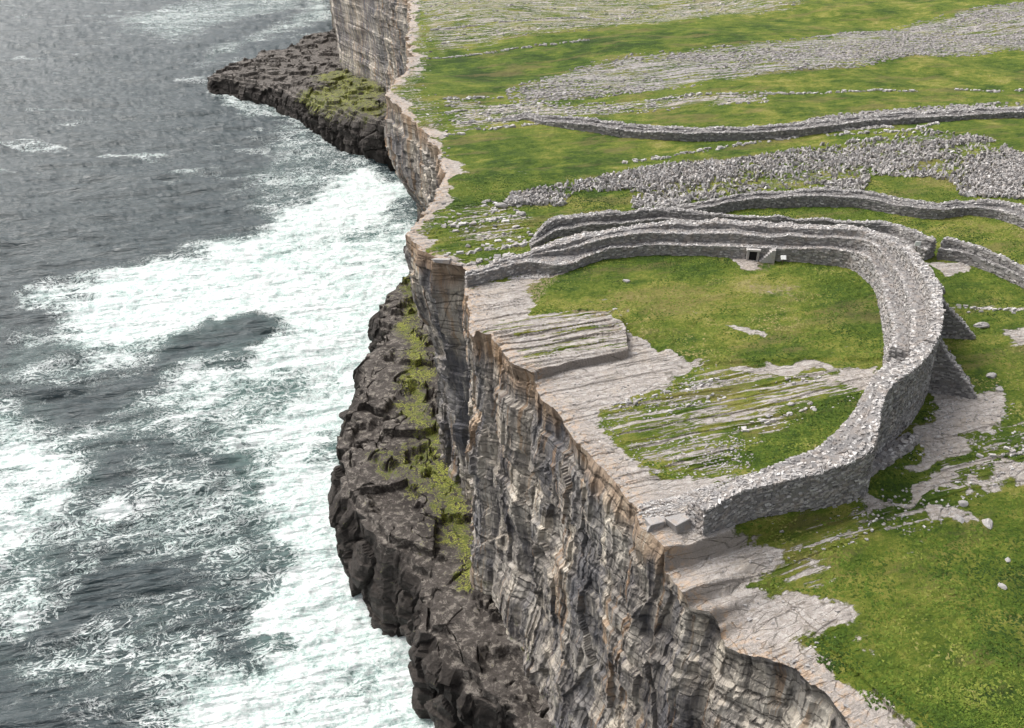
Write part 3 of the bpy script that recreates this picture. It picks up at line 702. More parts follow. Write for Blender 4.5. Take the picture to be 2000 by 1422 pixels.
# ---------------------------------------------------------------- dry-stone walls
def catmull(A, n):
    A = np.asarray(A, float); m = len(A)
    P0 = np.vstack([2 * A[0] - A[1], A, 2 * A[-1] - A[-2]])
    t = np.linspace(0, m - 1, n); i = np.minimum(t.astype(int), m - 2); f = (t - i)[:, None]
    a, b, c, d = P0[i], P0[i + 1], P0[i + 2], P0[i + 3]
    lin = b + (c - b) * f
    cr = 0.5 * ((2 * b) + (-a + c) * f + (2 * a - 5 * b + 4 * c - d) * f ** 2 + (-a + 3 * b - 3 * c + d) * f ** 3)
    return cr * .8 + lin * .2
def loft(stations, seed, bs=(.5, .3, .2), dens=1.0, body_tone=.22, base=None, step=.5, batter=.25, open_at=None, toptone=.12):
    """stations: dict(i=(px,py,z) inner crest, o=(px,py,z) outer crest, f1,h1,f2,h2,h3, b0,b1 ground levels). returns verts, faces, tone"""
    rows = []
    for s in stations:
        a = s['i'] if len(s['i']) == 2 else P(*s['i'])[:2]
        b = s['o'] if len(s['o']) == 2 else P(*s['o'])[:2]
        rows.append([*a, *b, s['f1'], s['h1'], s['f2'], s['h2'], s['h3'], s.get('b0', -.6), s.get('b1', -1.0)])
    R = np.array(rows)
    L = np.hypot(*np.diff((R[:, :2] + R[:, 2:4]) / 2, axis=0).T).sum()
    n = max(int(L / step), 8)
    # arc-length uniform resample
    C = catmull(R, n * 4); mid = (C[:, :2] + C[:, 2:4]) / 2
    s = np.concatenate([[0], np.cumsum(np.hypot(*np.diff(mid, axis=0).T))])
    sn = np.linspace(0, s[-1], n); C = np.stack([np.interp(sn, s, C[:, k]) for k in range(C.shape[1])], 1)
    A = C[:, :2]; Bp = C[:, 2:4]; dv = Bp - A; wd = np.hypot(*dv.T)[:, None]; nd = dv / np.maximum(wd, .3)
    f1, h1, f2, h2, h3, b0, b1 = C[:, 4:].T
    jit = lambda k, a: vn(sn * .35, sn * 0 + k, seed) * a + vn(sn * 1.4, sn * 0 + k, seed + 3) * a * .6
    h1 = h1 + jit(1, .14); h2 = h2 + jit(2, .16); h3 = h3 + jit(3, .22)
    pr = [(A - nd * batter, b0), (A, h1), (A + dv * f1[:, None], h1), (A + dv * f1[:, None] + nd * .06, h2), (A + dv * f2[:, None], h2), (A + dv * f2[:, None] + nd * .06, h3), (Bp, h3), (Bp + nd * batter * 1.6, b1)]
    pr = [np.column_stack([p, z]) for p, z in pr]
    V = []; F = []; off = 0
    G = np.stack(pr, 1)                                       # n x 8 x 3
    V.append(G.reshape(-1, 3)); F.append(gridfaces(n, 8, 0)); off = n * 8
    for e in (0, n - 1):                                      # end caps
        f = np.array([[0, 1, 2, 7], [2, 3, 4, 7], [4, 5, 6, 7]]) + e * 8
        F.append(f if e == 0 else f[:, ::-1])
    tones = [np.full(n * 8, body_tone)]
    # blocks over each strip
    P_, AX, AY, AZ, SZ, TN = [], [], [], [], [], []
    for k in range(7):
        a = G[:-1, k]; b = G[1:, k]; c = G[:-1, k + 1]; d = G[1:, k + 1]
        area = np.linalg.norm(np.cross(b - a, c - a), axis=1) / 2 + np.linalg.norm(np.cross(b - d, c - d), axis=1) / 2
        N = rng.poisson(area / (bs[0] * bs[2] * 1.15) * dens if k in (0, 2, 4, 6) else area / (bs[0] * bs[1] * 1.0) * dens)
        idx = np.repeat(np.arange(len(area)), N)
        if len(idx) == 0: continue
        u = rng.random(len(idx))[:, None]; v = rng.random(len(idx))[:, None]
        vert = k in (0, 2, 4, 6)
        hgt = np.linalg.norm(c - a, axis=1)[idx][:, None]
        if vert:                                              # rough courses
            nc = np.maximum(np.round(hgt / bs[2]), 1); v = (np.floor(v * nc) + .5) / nc
        pos = (a[idx] * (1 - u) + b[idx] * u) * (1 - v) + (c[idx] * (1 - u) + d[idx] * u) * v
        tx = b[idx] - a[idx]; tx /= np.linalg.norm(tx, axis=1)[:, None] + 1e-9
        up = c[idx] - a[idx]; up /= np.linalg.norm(up, axis=1)[:, None] + 1e-9
        nr = np.cross(tx, up); nr /= np.linalg.norm(nr, axis=1)[:, None] + 1e-9
        m = len(idx)
        if vert:
            ax, ay, az = tx, nr, up
            sz = np.stack([rng.uniform(.55, 1.5, m) * bs[0], rng.uniform(.5, 1.1, m) * bs[1], rng.uniform(.7, 1.15, m) * bs[2]], 1)
            ax = ax + up * rng.normal(0, .05, (m, 1)); tn = np.clip(rng.normal(.42, .22, m), 0, 1)
            az = np.cross(ax, ay)
        else:
            an = rng.uniform(-.9, .9, m)[:, None] + (rng.random((m, 1)) < .3) * 1.57
            ax = tx * np.cos(an) + up * np.sin(an) + nr * rng.normal(0, .25, (m, 1)); ax /= np.linalg.norm(ax, axis=1)[:, None]
            nz = nr + rng.normal(0, .22, (m, 3)); ay = np.cross(nz, ax); ay /= np.linalg.norm(ay, axis=1)[:, None]; az = np.cross(ax, ay)
            sz = np.stack([rng.uniform(.45, 1.3, m) * bs[0], rng.uniform(.5, 1.2, m) * bs[1], rng.uniform(.5, 1.5, m) * bs[2]], 1)
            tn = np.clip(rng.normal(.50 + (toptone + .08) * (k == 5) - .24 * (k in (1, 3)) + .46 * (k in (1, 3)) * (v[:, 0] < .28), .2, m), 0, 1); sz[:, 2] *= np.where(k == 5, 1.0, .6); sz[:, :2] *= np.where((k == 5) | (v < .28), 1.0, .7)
        P_.append(pos); AX.append(ax); AY.append(ay); AZ.append(az); SZ.append(sz); TN.append(tn)
    for e, sg_ in ((0, -1), (n - 1, 1)):                      # blocks over the two ends
        q0, q1 = G[e, 1], G[e, 6]; m = int(np.hypot(*(q1 - q0)[:2]) * 3 / (bs[1] * bs[2]) * .9)
        u = rng.random(m); xx = q0[None, :2] + (q1 - q0)[None, :2] * u[:, None]
        hp = np.interp(u, [0, f1[e], f1[e] + .01, f2[e], f2[e] + .01, 1], [h1[e], h1[e], h2[e], h2[e], h3[e], h3[e]])
        zz_ = rng.uniform(-.5, 1, m) * np.maximum(hp - .1, .1); zz_ = np.round(zz_ / bs[2]) * bs[2]
        tv = (mid[-1] - mid[-3] if e else mid[2] - mid[0]); tv = np.array([*tv, 0]) / np.hypot(*tv)
        wv = np.array([*(q1 - q0)[:2], 0]); wv /= np.linalg.norm(wv)
        P_.append(np.column_stack([xx, zz_])); AX.append(np.tile(wv, (m, 1))); AY.append(np.tile(np.cross([0, 0, 1], wv), (m, 1))); AZ.append(np.tile([0, 0, 1.], (m, 1)))
        SZ.append(np.stack([rng.uniform(.5, 1.4, m) * bs[0], rng.uniform(.6, 1.2, m) * bs[1], rng.uniform(.7, 1.1, m) * bs[2]], 1)); TN.append(np.clip(rng.normal(.42, .2, m), 0, 1))
    P_ = np.concatenate(P_)
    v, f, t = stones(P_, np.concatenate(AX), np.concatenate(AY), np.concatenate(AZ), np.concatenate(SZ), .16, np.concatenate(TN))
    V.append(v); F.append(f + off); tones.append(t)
    return np.concatenate(V), np.concatenate(F), np.concatenate(tones), G
def wallobj(name, data, m, parent=None):
    V, F, T, G = data
    c = V.mean(0); c[2] = 0
    return make(name, V - c, F, m, parent, dict(tone=T), loc=tuple(c))
def st(i, o, f1, h1, f2, h2, h3, **k): return dict(i=i, o=o, f1=f1, h1=h1, f2=f2, h2=h2, h3=h3, **k)

fort = empty('fort_wall', (P(1300, 490)[0], P(1300, 490)[1], 0))
tag(fort, 'thick curved terraced dry-stone wall enclosing the grassy half circle at the cliff edge', 'stone wall')
bpy.context.view_layer.update()
def under(o, parent):
    o.parent = parent; o.matrix_parent_inverse = parent.matrix_world.inverted(); return o
farS = [
    st((912, 539, 1.5), (910, 533, 1.6), .3, 1.4, .6, 1.5, 1.5),
    st((960, 527, 1.6), (956, 514, 1.7), .3, 1.5, .6, 1.6, 1.7),
    st((1014, 513, 1.7), (1006, 498, 1.9), .3, 1.6, .6, 1.7, 1.9),
    st((1044, 513, 1.5), (1046, 486, 2.1), .5, 1.5, .62, 1.9, 2.1),
    st((1080, 519, 1.3), (1095, 466, 2.6), .5, 1.3, .62, 2.2, 2.6),
    st((1110, 515, 1.3), (1125, 459, 2.8), .48, 1.3, .62, 2.4, 2.8),
    st((1149, 500, 1.5), (1160, 452, 3.1), .32, 1.6, .62, 2.9, 3.1),
    st((1185, 488, 1.7), (1200, 446, 3.3), .28, 1.7, .62, 3.0, 3.3),
    st((1245, 480, 1.8), (1245, 439, 3.4), .28, 1.8, .66, 3.1, 3.4),
    st((1300, 479, 1.8), (1310, 433, 3.5), .28, 1.8, .68, 3.1, 3.6),
    st((1380, 479, 1.9), (1400, 431, 3.7), .27, 1.9, .66, 3.2, 3.8),
    st((1464, 483, 2.1), (1475, 434, 3.9), .27, 2.1, .62, 3.3, 4.0),
    st((1533, 485, 2.2), (1545, 438, 4.0), .27, 2.2, .60, 3.4, 4.2),
    st((1598, 486, 2.4), (1615, 443, 4.3), .28, 2.4, .58, 3.7, 4.5),
    st((1663, 492, 2.7), (1680, 449, 4.6), .30, 2.7, .58, 4.1, 4.9),
    st((1697, 507, 3.0), (1735, 464, 5.0), .32, 3.0, .58, 4.5, 5.3),
    st((1722, 530, 3.2), (1782, 491, 5.5), .33, 3.2, .58, 4.8, 5.8, b1=-1.5),
    st((1731, 558, 3.4), (1812, 521, 6.0), .33, 3.4, .60, 5.1, 6.2, b1=-1.5),
    st((1738, 585, 3.6), (1832, 552, 6.4), .34, 3.6, .64, 5.4, 6.6, b1=-1.5),
    st((1744, 612, 3.9), (1839, 580, 6.8), .36, 4.1, .68, 5.7, 7.0, b1=-1.5),
    st((1746, 640, 4.2), (1840, 610, 7.2), .38, 4.6, .70, 5.9, 7.3, b1=-1.5),
    st((1745, 665, 4.6), (1838, 640, 7.5), .40, 5.2, .70, 6.1, 7.6, b1=-1.5),
    st((1738, 688, 5.0), (1828, 668, 7.7), .42, 5.6, .72, 6.1, 7.7, b1=-1.5),
]
nearS = [
    st((1745, 698, 4.6), (1828, 667, 7.7), .45, 4.3, .66, 4.5, 7.6, b1=-1.5),
    st((1728, 716, 4.8), (1808, 695, 7.7), .40, 5.0, .60, 5.8, 7.6, b1=-1.5),
    st((1705, 742, 5.4), (1770, 731, 7.7), .35, 5.6, .60, 6.8, 7.6, b1=-1.5),
    st((1680, 785, 5.6), (1730, 766, 7.6), .35, 5.8, .60, 7.0, 7.5, b1=-1.5),
    st((1652, 828, 5.0), (1717, 828, 6.4), .35, 5.2, .60, 6.0, 6.4, b1=-1.6),
    st((1606, 870, 4.1), (1704, 874, 5.1), .35, 4.2, .60, 4.8, 5.1, b1=-1.8),
    st((1555, 893, 3.5), (1660, 901, 4.3), .35, 3.6, .60, 4.1, 4.3, b1=-1.8),
    st((1489, 916, 3.0), (1588, 926, 3.7), .30, 2.8, .55, 3.4, 3.7, b1=-1.5),
    st((1425, 945, 2.3), (1489, 950, 3.3), .30, 2.2, .52, 3.1, 3.6, b1=-.9),
    st((1372, 970, 1.9), (1410, 986, 2.5), .28, 1.8, .45, 2.7, 3.0, b1=-.8),
    st((1346, 990, 1.9), (1374, 1009, 2.0), .25, 2.1, .4, 2.5, 2.8, b1=-.8),
]
for q in farS[16:22]: q['h1'] -= .9; q['h2'] -= .8; q['f2'] += .04
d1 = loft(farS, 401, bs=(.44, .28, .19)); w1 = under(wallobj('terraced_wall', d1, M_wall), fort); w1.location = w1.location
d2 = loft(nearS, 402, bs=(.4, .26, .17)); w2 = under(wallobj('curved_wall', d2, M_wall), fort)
for o in (w1, w2): pass

# doorway and steps in the inner face
def box(name, c, size, m, parent=None, rz=0.0, bev=0.0, jit=0.0, tone=.5):
    b = BOX * np.array(size); b = b + rng.uniform(-jit, jit, b.shape) * np.array(size)
    cr, sr = math.cos(rz), math.sin(rz)
    b = np.stack([b[:, 0] * cr - b[:, 1] * sr, b[:, 0] * sr + b[:, 1] * cr, b[:, 2]], 1)
    o = make(name, b, BF, m, None, dict(tone=np.full(8, tone)), loc=tuple(c))
    if bev:
        md = o.modifiers.new('bevel', 'BEVEL'); md.width = bev; md.segments = 2
    if parent: under(o, parent)
    return o
dp = P(1471, 512, 0.1); g0 = d1[3]
i0 = np.argmin(np.hypot(g0[:, 0, 0] - dp[0], g0[:, 0, 1] - dp[1])); tx = g0[i0 + 2, 0] - g0[i0 - 2, 0]; ang = math.atan2(tx[1], tx[0])
dc = (g0[i0, 0] + g0[i0, 1]) / 2; nin = np.array([math.sin(ang), -math.cos(ang)])     # towards the courtyard
if nin[1] > 0: nin = -nin
def dpt(al, out, z): return (dc[0] + math.cos(ang) * al + nin[0] * out, dc[1] + math.sin(ang) * al + nin[1] * out, z)
box('doorway', dpt(0, .02, .85), (1.05, .7, 1.75), M_black, fort, ang)  # solid near-black block; shade inside the opening is put into its colour
for s_ in (-1, 1):
    box('door_jamb', dpt(.68 * s_, .22, .85), (.32, .5, 1.8), M_wall, fort, ang, .04, .03)
box('lintel', dpt(0, .24, 1.86), (1.9, .55, .28), M_wall, fort, ang, .04, .03, .8)
def flight(al0, al1, z0, z1, out0, n, name='stone_steps'):
    V = []; F = []; T = []
    for k in range(n):
        f = k / (n - 1); z = z0 + (z1 - z0) * f; a = al0 + (al1 - al0) * f
        b = BOX * np.array([.55, .8, z - z0 + .35]); b = b + rng.uniform(-.03, .03, b.shape)
        c = dpt(a, out0, (z0 + z) / 2)
        cr, sr = math.cos(ang), math.sin(ang)
        b = np.stack([b[:, 0] * cr - b[:, 1] * sr + c[0], b[:, 0] * sr + b[:, 1] * cr + c[1], b[:, 2] + c[2]], 1)
        V.append(b); F.append(BF + 8 * k); T.append(np.full(8, rng.uniform(.35, .75)))
    o = make(name, np.concatenate(V), np.concatenate(F), M_wall, None, dict(tone=np.concatenate(T)))
    return under(o, fort)
flight(1.0, 2.7, 0, 2.0, .35, 8)
flight(3.3, 5.2, 2.1, 3.4, -2.0, 7)

# ---------------------------------------------------------------- other walls
def wall(name, stations, seed, label, cat='stone wall', m=None, group=None, **k):
    o = wallobj(name, loft(stations, seed, **k), m or M_wall2); tag(o, label, cat, group); return o
G4 = None
wall('dry_stone_wall', [
    st((1038, 480, .4), (1036, 470, .5), .5, .4, .6, .5, .5),
    st((1056, 467, 1.0), (1056, 445, 1.6), .45, 1.0, .6, 1.5, 1.6),
    st((1088, 449, 1.2), (1084, 424, 2.0), .45, 1.2, .55, 2.0, 2.1),
    st((1140, 441, 1.3), (1130, 417, 2.2), .45, 1.3, .52, 2.2, 2.3),
    st((1200, 436, 1.3), (1200, 414, 2.2), .45, 1.3, .52, 2.2, 2.3),
    st((1280, 429, 1.3), (1290, 408, 2.2), .45, 1.3, .52, 2.2, 2.3),
    st((1350, 432, 1.3), (1352, 412, 2.2), .45, 1.3, .52, 2.2, 2.3),
    st((1400, 437, 1.3), (1400, 418, 2.3), .45, 1.3, .52, 2.3, 2.4),
    st((1493, 443, 1.3), (1493, 423, 2.4), .45, 1.3, .52, 2.4, 2.5),
    st((1586, 447, 1.3), (1590, 427, 2.4), .45, 1.3, .52, 2.4, 2.5),
    st((1663, 452, 1.3), (1668, 431, 2.4), .45, 1.3, .52, 2.4, 2.5),
    st((1735, 460, 1.3), (1742, 435, 2.4), .45, 1.3, .52, 2.4, 2.6),
    st((1772, 478, 1.3), (1790, 453, 2.6), .45, 1.3, .52, 2.5, 2.7),
    st((1808, 490, 1.5), (1829, 467, 2.8), .45, 1.6, .52, 2.6, 2.8)], 410,
    'low stepped stone wall curving close behind the fort wall, ending at a squared gap on the right', bs=(.45, .3, .2))
wall('dry_stone_wall', [
    st((1835, 487, 1.4), (1843, 467, 2.4), .45, 1.4, .52, 2.3, 2.4),
    st((1880, 494, 1.4), (1868, 467, 2.4), .45, 1.4, .52, 2.3, 2.4),
    st((1941, 515, 1.4), (1926, 486, 2.4), .45, 1.4, .52, 2.3, 2.4),
    st((2000, 543, 1.4), (1990, 512, 2.4), .45, 1.4, .52, 2.3, 2.4),
    st((2080, 590, 1.4), (2075, 556, 2.4), .45, 1.4, .52, 2.3, 2.4)], 411,
    'stepped stone wall running out of the right edge of the view beyond the gap', bs=(.45, .3, .2))
wall('dry_stone_wall', [
    st((1316, 411, .3), (1310, 406, .3), .4, .3, .6, .3, .3),
    st((1345, 408, 1), (1345, 399, 1), .4, .9, .6, 1, 1),
    st((1400, 400, 1.5), (1400, 391, 1.5), .4, 1.5, .6, 1.5, 1.6),
    st((1462, 389, 1.6), (1462, 379, 1.6), .4, 1.6, .6, 1.6, 1.7),
    st((1586, 383, 1.7), (1580, 371, 1.7), .4, 1.7, .6, 1.7, 1.8),
    st((1678, 386, 1.7), (1678, 374, 1.7), .4, 1.7, .6, 1.7, 1.8),
    st((1771, 403, 1.7), (1775, 391, 1.7), .4, 1.7, .6, 1.7, 1.8),
    st((1833, 409, 1.7), (1840, 397, 1.7), .4, 1.7, .6, 1.7, 1.8),
    st((1895, 403, 1.6), (1895, 392, 1.6), .4, 1.6, .6, 1.6, 1.7),
    st((1945, 410, 1.5), (1955, 391, 2.0), .5, 1.5, .55, 1.9, 2.0),
    st((1988, 423, 1.5), (2005, 401, 2.0), .5, 1.5, .55, 1.9, 2.0),
    st((2060, 450, 1.5), (2080, 428, 2.0), .5, 1.5, .55, 1.9, 2.0)], 412,
    'grey dry-stone wall bending in an S below the field of jagged upright stones', bs=(.42, .3, .2), toptone=.05)
wall('dry_stone_wall', [
    st((965, 238, .2), (962, 234, .2), .4, .2, .6, .2, .2),
    st((1000, 234, .5), (1000, 227, .5), .4, .4, .6, .5, .6),
    st((1032, 228, .9), (1034, 220, .9), .4, .7, .6, .9, 1.0),
    st((1060, 236, 1.0), (1066, 226, 1.2), .4, .9, .6, 1.1, 1.2),
    st((1150, 245, 1.4), (1152, 232, 1.6), .4, 1.4, .6, 1.5, 1.7),
    st((1225, 255, 1.5), (1228, 242, 1.7), .4, 1.5, .6, 1.6, 1.8),
    st((1325, 260, 1.6), (1325, 248, 1.8), .4, 1.6, .6, 1.7, 1.8),
    st((1500, 257, 1.6), (1480, 247, 1.8), .4, 1.6, .6, 1.7, 1.8),
    st((1600, 247, 1.8), (1600, 235, 1.8), .4, 1.7, .6, 1.7, 1.9),
    st((1725, 232, 1.8), (1725, 221, 1.8), .4, 1.7, .6, 1.7, 1.8),
    st((1850, 227, 1.6), (1850, 214, 1.8), .4, 1.6, .6, 1.6, 1.7),
    st((1920, 222, 1.6), (1920, 208, 1.8), .4, 1.6, .6, 1.6, 1.7),
    st((2000, 219, 1.6), (2000, 209, 1.7), .4, 1.6, .6, 1.6, 1.7),
    st((2150, 218, 1.6), (2150, 206, 1.7), .4, 1.6, .6, 1.6, 1.7)], 413,
    'outermost long grey dry-stone wall crossing the grass farthest from the fort', bs=(.5, .4, .25), step=.8, dens=.9)
wall('stone_plinth', [
    st((1772, 846, .3), (1795, 856, .3), .3, .3, .6, .35, .35, b1=-2.2),
    st((1742, 864, .1), (1766, 882, .1), .3, .1, .6, .15, .15, b1=-2.2),
    st((1660, 920, -.3), (1682, 941, -.3), .3, -.25, .6, -.2, -.2, b0=-1, b1=-2.2),
    st((1610, 948, -.4), (1630, 968, -.4), .3, -.35, .6, -.3, -.3, b0=-1.2, b1=-2.2),
    st((1545, 975, -.6), (1562, 996, -.6), .3, -.5, .6, -.5, -.5, b0=-1.2, b1=-2.2)], 414,
    'low stone footing bank along the outside of the fort wall above the green slope', 'stone bank', m=M_wall, bs=(.5, .35, .22))

# buttresses
def buttress(base_in, base_out, ztop, th, label, zout=.3, dirb=(-.35, 1)):
    a = np.array([*P(*base_in)[:2]]); b = np.array([*P(*base_out)[:2]])
    L = np.hypot(*(b - a)); e = (b - a) / L; nrm = np.array([-e[1], e[0]])
    if nrm[1] < 0: nrm = -nrm
    n = 14
    rows = []
    V = []; F = []
    for k in range(n):
        f = k / (n - 1); p = a + (b - a) * f; z = ztop + (zout - ztop) * (f ** 0.92)
        z += (rng.random() - .5) * .15
        q = p + nrm * th
        V += [(*p - nrm * .12, -2.0), (*p, z), (*q, z), (*q + nrm * .12, -2.0)]
    V = np.array(V, float); F = gridfaces(n, 4)
    F = np.vstack([F, [[0, 1, 2, 3]], [[(n - 1) * 4 + 3, (n - 1) * 4 + 2, (n - 1) * 4 + 1, (n - 1) * 4]]])
    G = V.reshape(n, 4, 3); T = [np.full(len(V), .22)]
    Ps, Ax, Ay, Az, Sz, Tn = [], [], [], [], [], []
    for k in range(3):
        A_, B_, C_, D_ = G[:-1, k], G[1:, k], G[:-1, k + 1], G[1:, k + 1]
        area = np.linalg.norm(np.cross(B_ - A_, C_ - A_), axis=1)
        idx = np.repeat(np.arange(n - 1), rng.poisson(area / (.1 if k != 1 else .14)))
        u = rng.random((len(idx), 1)); v = rng.random((len(idx), 1))
        pos = (A_[idx] * (1 - u) + B_[idx] * u) * (1 - v) + (C_[idx] * (1 - u) + D_[idx] * u) * v
        m = len(idx)
        if k != 1:
            ax = np.tile([*e, 0.], (m, 1)); az = np.tile([0, 0, 1.], (m, 1)); ay = np.cross(az, ax); tn = np.clip(rng.normal(.36, .2, m), 0, 1)
        else:
            r = rng.normal(0, 1, (m, 3)); ax = r / np.linalg.norm(r, axis=1)[:, None]; r = rng.normal(0, 1, (m, 3)); ay = np.cross(ax, r); ay /= np.linalg.norm(ay, axis=1)[:, None]; az = np.cross(ax, ay); tn = np.clip(rng.normal(.65, .22, m), 0, 1)
        Ps.append(pos); Ax.append(ax); Ay.append(ay); Az.append(az); Tn.append(tn)
        Sz.append(np.stack([rng.uniform(.25, .7, m), rng.uniform(.15, .35, m), rng.uniform(.12, .25, m)], 1))
    v, f, t = stones(*map(np.concatenate, (Ps, Ax, Ay, Az, Sz)), .16, np.concatenate(Tn))
    Vt = np.concatenate([V, v]); c = Vt.mean(0); c[2] = 0
    o = make('stone_buttress', Vt - c, np.concatenate([F, f + len(V)]), M_wall2, None, dict(tone=np.concatenate([T[0], t])), loc=tuple(c))
    tag(o, label, 'buttress', 'sloping buttresses against the outside of the fort wall')
buttress((1795, 764, 0), (1904, 779, 0), 7.0, 2.4, 'nearest and largest sloping stone buttress, over bare pale ground')
buttress((1798, 657, 0), (1903, 663, 0), 6.3, 1.6, 'middle triangular stone buttress standing on grass, dark face towards the viewer')
buttress((1806, 570, 0), (1845, 575, 0), 2.6, 1.2, 'smallest stone buttress, barely showing beyond the middle one')

# ---------------------------------------------------------------- signs
sg = empty('information_sign', tuple(P(1527, 519, 0)))
tag(sg, 'small white board on a post beside the doorway steps of the inner fort wall', 'sign')
bpy.context.view_layer.update()
c = P(1527, 519, 0)
box('post', (c[0], c[1], .55), (.09, .09, 1.3), M_post, sg)
bd = box('board', (c[0], c[1] - .1, 1.3), (.75, .05, .62), M_white, sg, 0, .01); bd.rotation_euler = (math.radians(-40), 0, 0)
sg2 = empty('information_sign', tuple(P(1791, 473, 2.0))); tag(sg2, 'small white board on the end of the stepped wall near the gap', 'sign')
bpy.context.view_layer.update()
c = P(1791, 475, 2.1)
box('board', (c[0], c[1] - .3, 2.15), (.8, .08, .65), M_white, sg2, 0, .01); box('post', (c[0], c[1] - .2, 1.6), (.1, .06, 1.2), M_post, sg2)

# ---------------------------------------------------------------- individual boulders
def rockmesh(size, seed, m, tone=.6):
    """a rounded, faceted boulder mesh centred on its base"""
    r = np.random.default_rng(seed); n, k = 9, 12
    V = [(0, 0, -.5)]
    for i in range(1, n):
        th = math.pi * i / n
        for j in range(k):
            ph = 2 * math.pi * j / k
            V.append((math.sin(th) * math.cos(ph), math.sin(th) * math.sin(ph), -math.cos(th)))
    V.append((0, 0, .5)); V = np.array(V); V[0, 2] = -1; V[-1, 2] = 1
    for q in range(9):                                   # cut flat facets
        d = r.normal(0, 1, 3); d[2] *= .6; d /= np.linalg.norm(d); h = r.uniform(.55, .8)
        ex = np.maximum(V @ d - h, 0); V = V - ex[:, None] * d
    V = V * .62 * np.array(size); V += r.normal(0, .012, V.shape) * max(size)
    V[:, 2] += size[2] * .35
    tris = []
    for j in range(k):
        j2 = (j + 1) % k; tris.append((0, 1 + j2, 1 + j, 1 + j))
        for i in range(n - 2):
            a = 1 + i * k; tris.append((a + j, a + j2, a + k + j2, a + k + j))
        e = 1 + (n - 2) * k; tris.append((e + j, e + j2, len(V) - 1, len(V) - 1))
    me = bpy.data.meshes.new('boulder')
    me.from_pydata(V.tolist(), [], [tuple(dict.fromkeys(t)) for t in tris]); me.update()
    at = me.attributes.new('tone', 'FLOAT', 'POINT'); at.data.foreach_set('value', np.full(len(V), tone, np.float32))
    me.materials.append(m); return me
def boulder(px, py, size, label, seed, rz=0., name='boulder', cat='boulder', group=None, z=None, m=None, tone=.55):
    p = P(px, py, 0 if z is None else z)
    zz = gz(p[0], p[1])
    if z is None:
        p = P(px, py, zz)
    if name.startswith('rock_'):
        o = box(name, (0, 0, 0), size, m or M_tan, None, 0, .07, .2, .6)
        for q in o.data.vertices: q.co.z += size[2] * .5
        o.location = (p[0], p[1], zz - .15); o.rotation_euler = (0, 0, rz); tag(o, label, cat, group); return o
    o = bpy.data.objects.new(name, rockmesh(size, seed, m or M_wall, tone)); S.collection.objects.link(o)
    o.location = (p[0], p[1], zz - .1); o.rotation_euler = (0, 0, rz); tag(o, label, cat, group); return o
boulder(1223, 550, (.9, .7, .5), 'single white boulder alone on the courtyard grass near the far wall', 1)
boulder(1918, 638, (1.8, 1.1, .7), 'broad white boulder on grass right of the middle buttress', 2)
boulder(1328, 1027, (2.4, 1.0, 1.1), 'large squared orange-stained block at the cliff end of the fort wall', 3, .5, 'rock_block', 'rock')
boulder(1280, 1028, (1.5, .9, .8), 'smaller grey block between the orange-stained block and the cliff edge', 4, .3, 'rock_block', 'rock')
boulder(866, 510, (2.6, 1.2, .5), 'flat grey slab overhanging the bare cliff corner left of the fort wall end', 5, -.1, 'rock_slab', 'rock')
boulder(978, 405, (2.0, 1.0, .9), 'dark grey boulder at the left tip of the jagged stone field', 8)
boulder(1020, 421, (1.1, .8, .8), 'pale boulder on grass below the left tip of the jagged stone field', 9)
grp = 'loose boulders on the turf'
for k, (px, py, s_) in enumerate([(1725, 595, .8), (1735, 630, .6), (1930, 1025, 1.0), (1870, 1015, .9), (1240, 690, .5), (1880, 985, .7), (1690, 1140, .5), (1968, 1095, .6), (1955, 1145, .6), (1700, 775, .7), (1545, 790, .6), (1590, 800, .5), (1500, 812, .5), (1860, 700, .7), (1935, 735, .9), (1952, 760, .7)]):
    boulder(px, py, (s_ * 1.3, s_, s_ * .6), 'small loose limestone boulder lying on the turf or bare rock', 20 + k, k * .7, 'small_boulder', 'boulder', grp)

# ---------------------------------------------------------------- chevaux de frise: upright jagged stones
def scatter(polyw, n, thr=.55, k=.9):
    lo, hi = polyw.min(0), polyw.max(0); out = []
    while len(out) < n:
        q = rng.uniform(lo, hi, (n * 3, 2)); d = sdist(q[:, 0], q[:, 1], polyw)
        ok = (d > 0) & (np.abs(q[:, 0]) < .62 * np.hypot(q[:, 1], 52) + 2)
        ub = q[:, 0] * cb + q[:, 1] * sb; vb_ = -q[:, 0] * sb + q[:, 1] * cb; den = thr + k * fbm(ub * .05, vb_ * .16, 4, 500, .65); ok &= rng.random(len(q)) < np.clip(den, .06, 1)
        out += list(q[ok])
    return np.array(out[:n])
pts = scatter(chevP, 9500, .6, 1.6)
pts = pts[np.argsort(pts[:, 1])]
def upright(n, h):
    r = rng.normal(0, .5, (n, 3)); az = np.array([0, 0, 1.]) + r; az /= np.linalg.norm(az, axis=1)[:, None]
    d = rng.uniform(0, math.pi, n); ax = np.stack([np.cos(d), np.sin(d), 0 * d], 1); ay = np.cross(az, ax); ay /= np.linalg.norm(ay, axis=1)[:, None]; ax = np.cross(ay, az)
    sz = np.stack([rng.uniform(.2, .6, n), rng.uniform(.12, .3, n), h], 1)
    return ax, ay, az, sz
protos = []
for k in range(12):
    ax, ay, az, sz = upright(1, np.array([rng.uniform(.5, 1.05)]))
    v, f, t = stones(np.array([[0, 0, .4]]), ax, ay, az, sz * 1.15, .2, np.array([rng.uniform(.3, .9)]))
    v2, f2, t2 = stones(np.array([[.0, .0, .12]]), np.array([[1., .2, 0]]), np.array([[-.2, 1., 0]]), np.array([[0, 0, 1.]]), np.array([[.6, .4, .4]]), .2, np.array([.5]))
    me = make('upright_stone', np.concatenate([v, v2]), np.concatenate([f, f2 + 8]), M_wall, None, dict(tone=np.concatenate([t, t2])))
    protos.append(me)
pick = pts[:290]
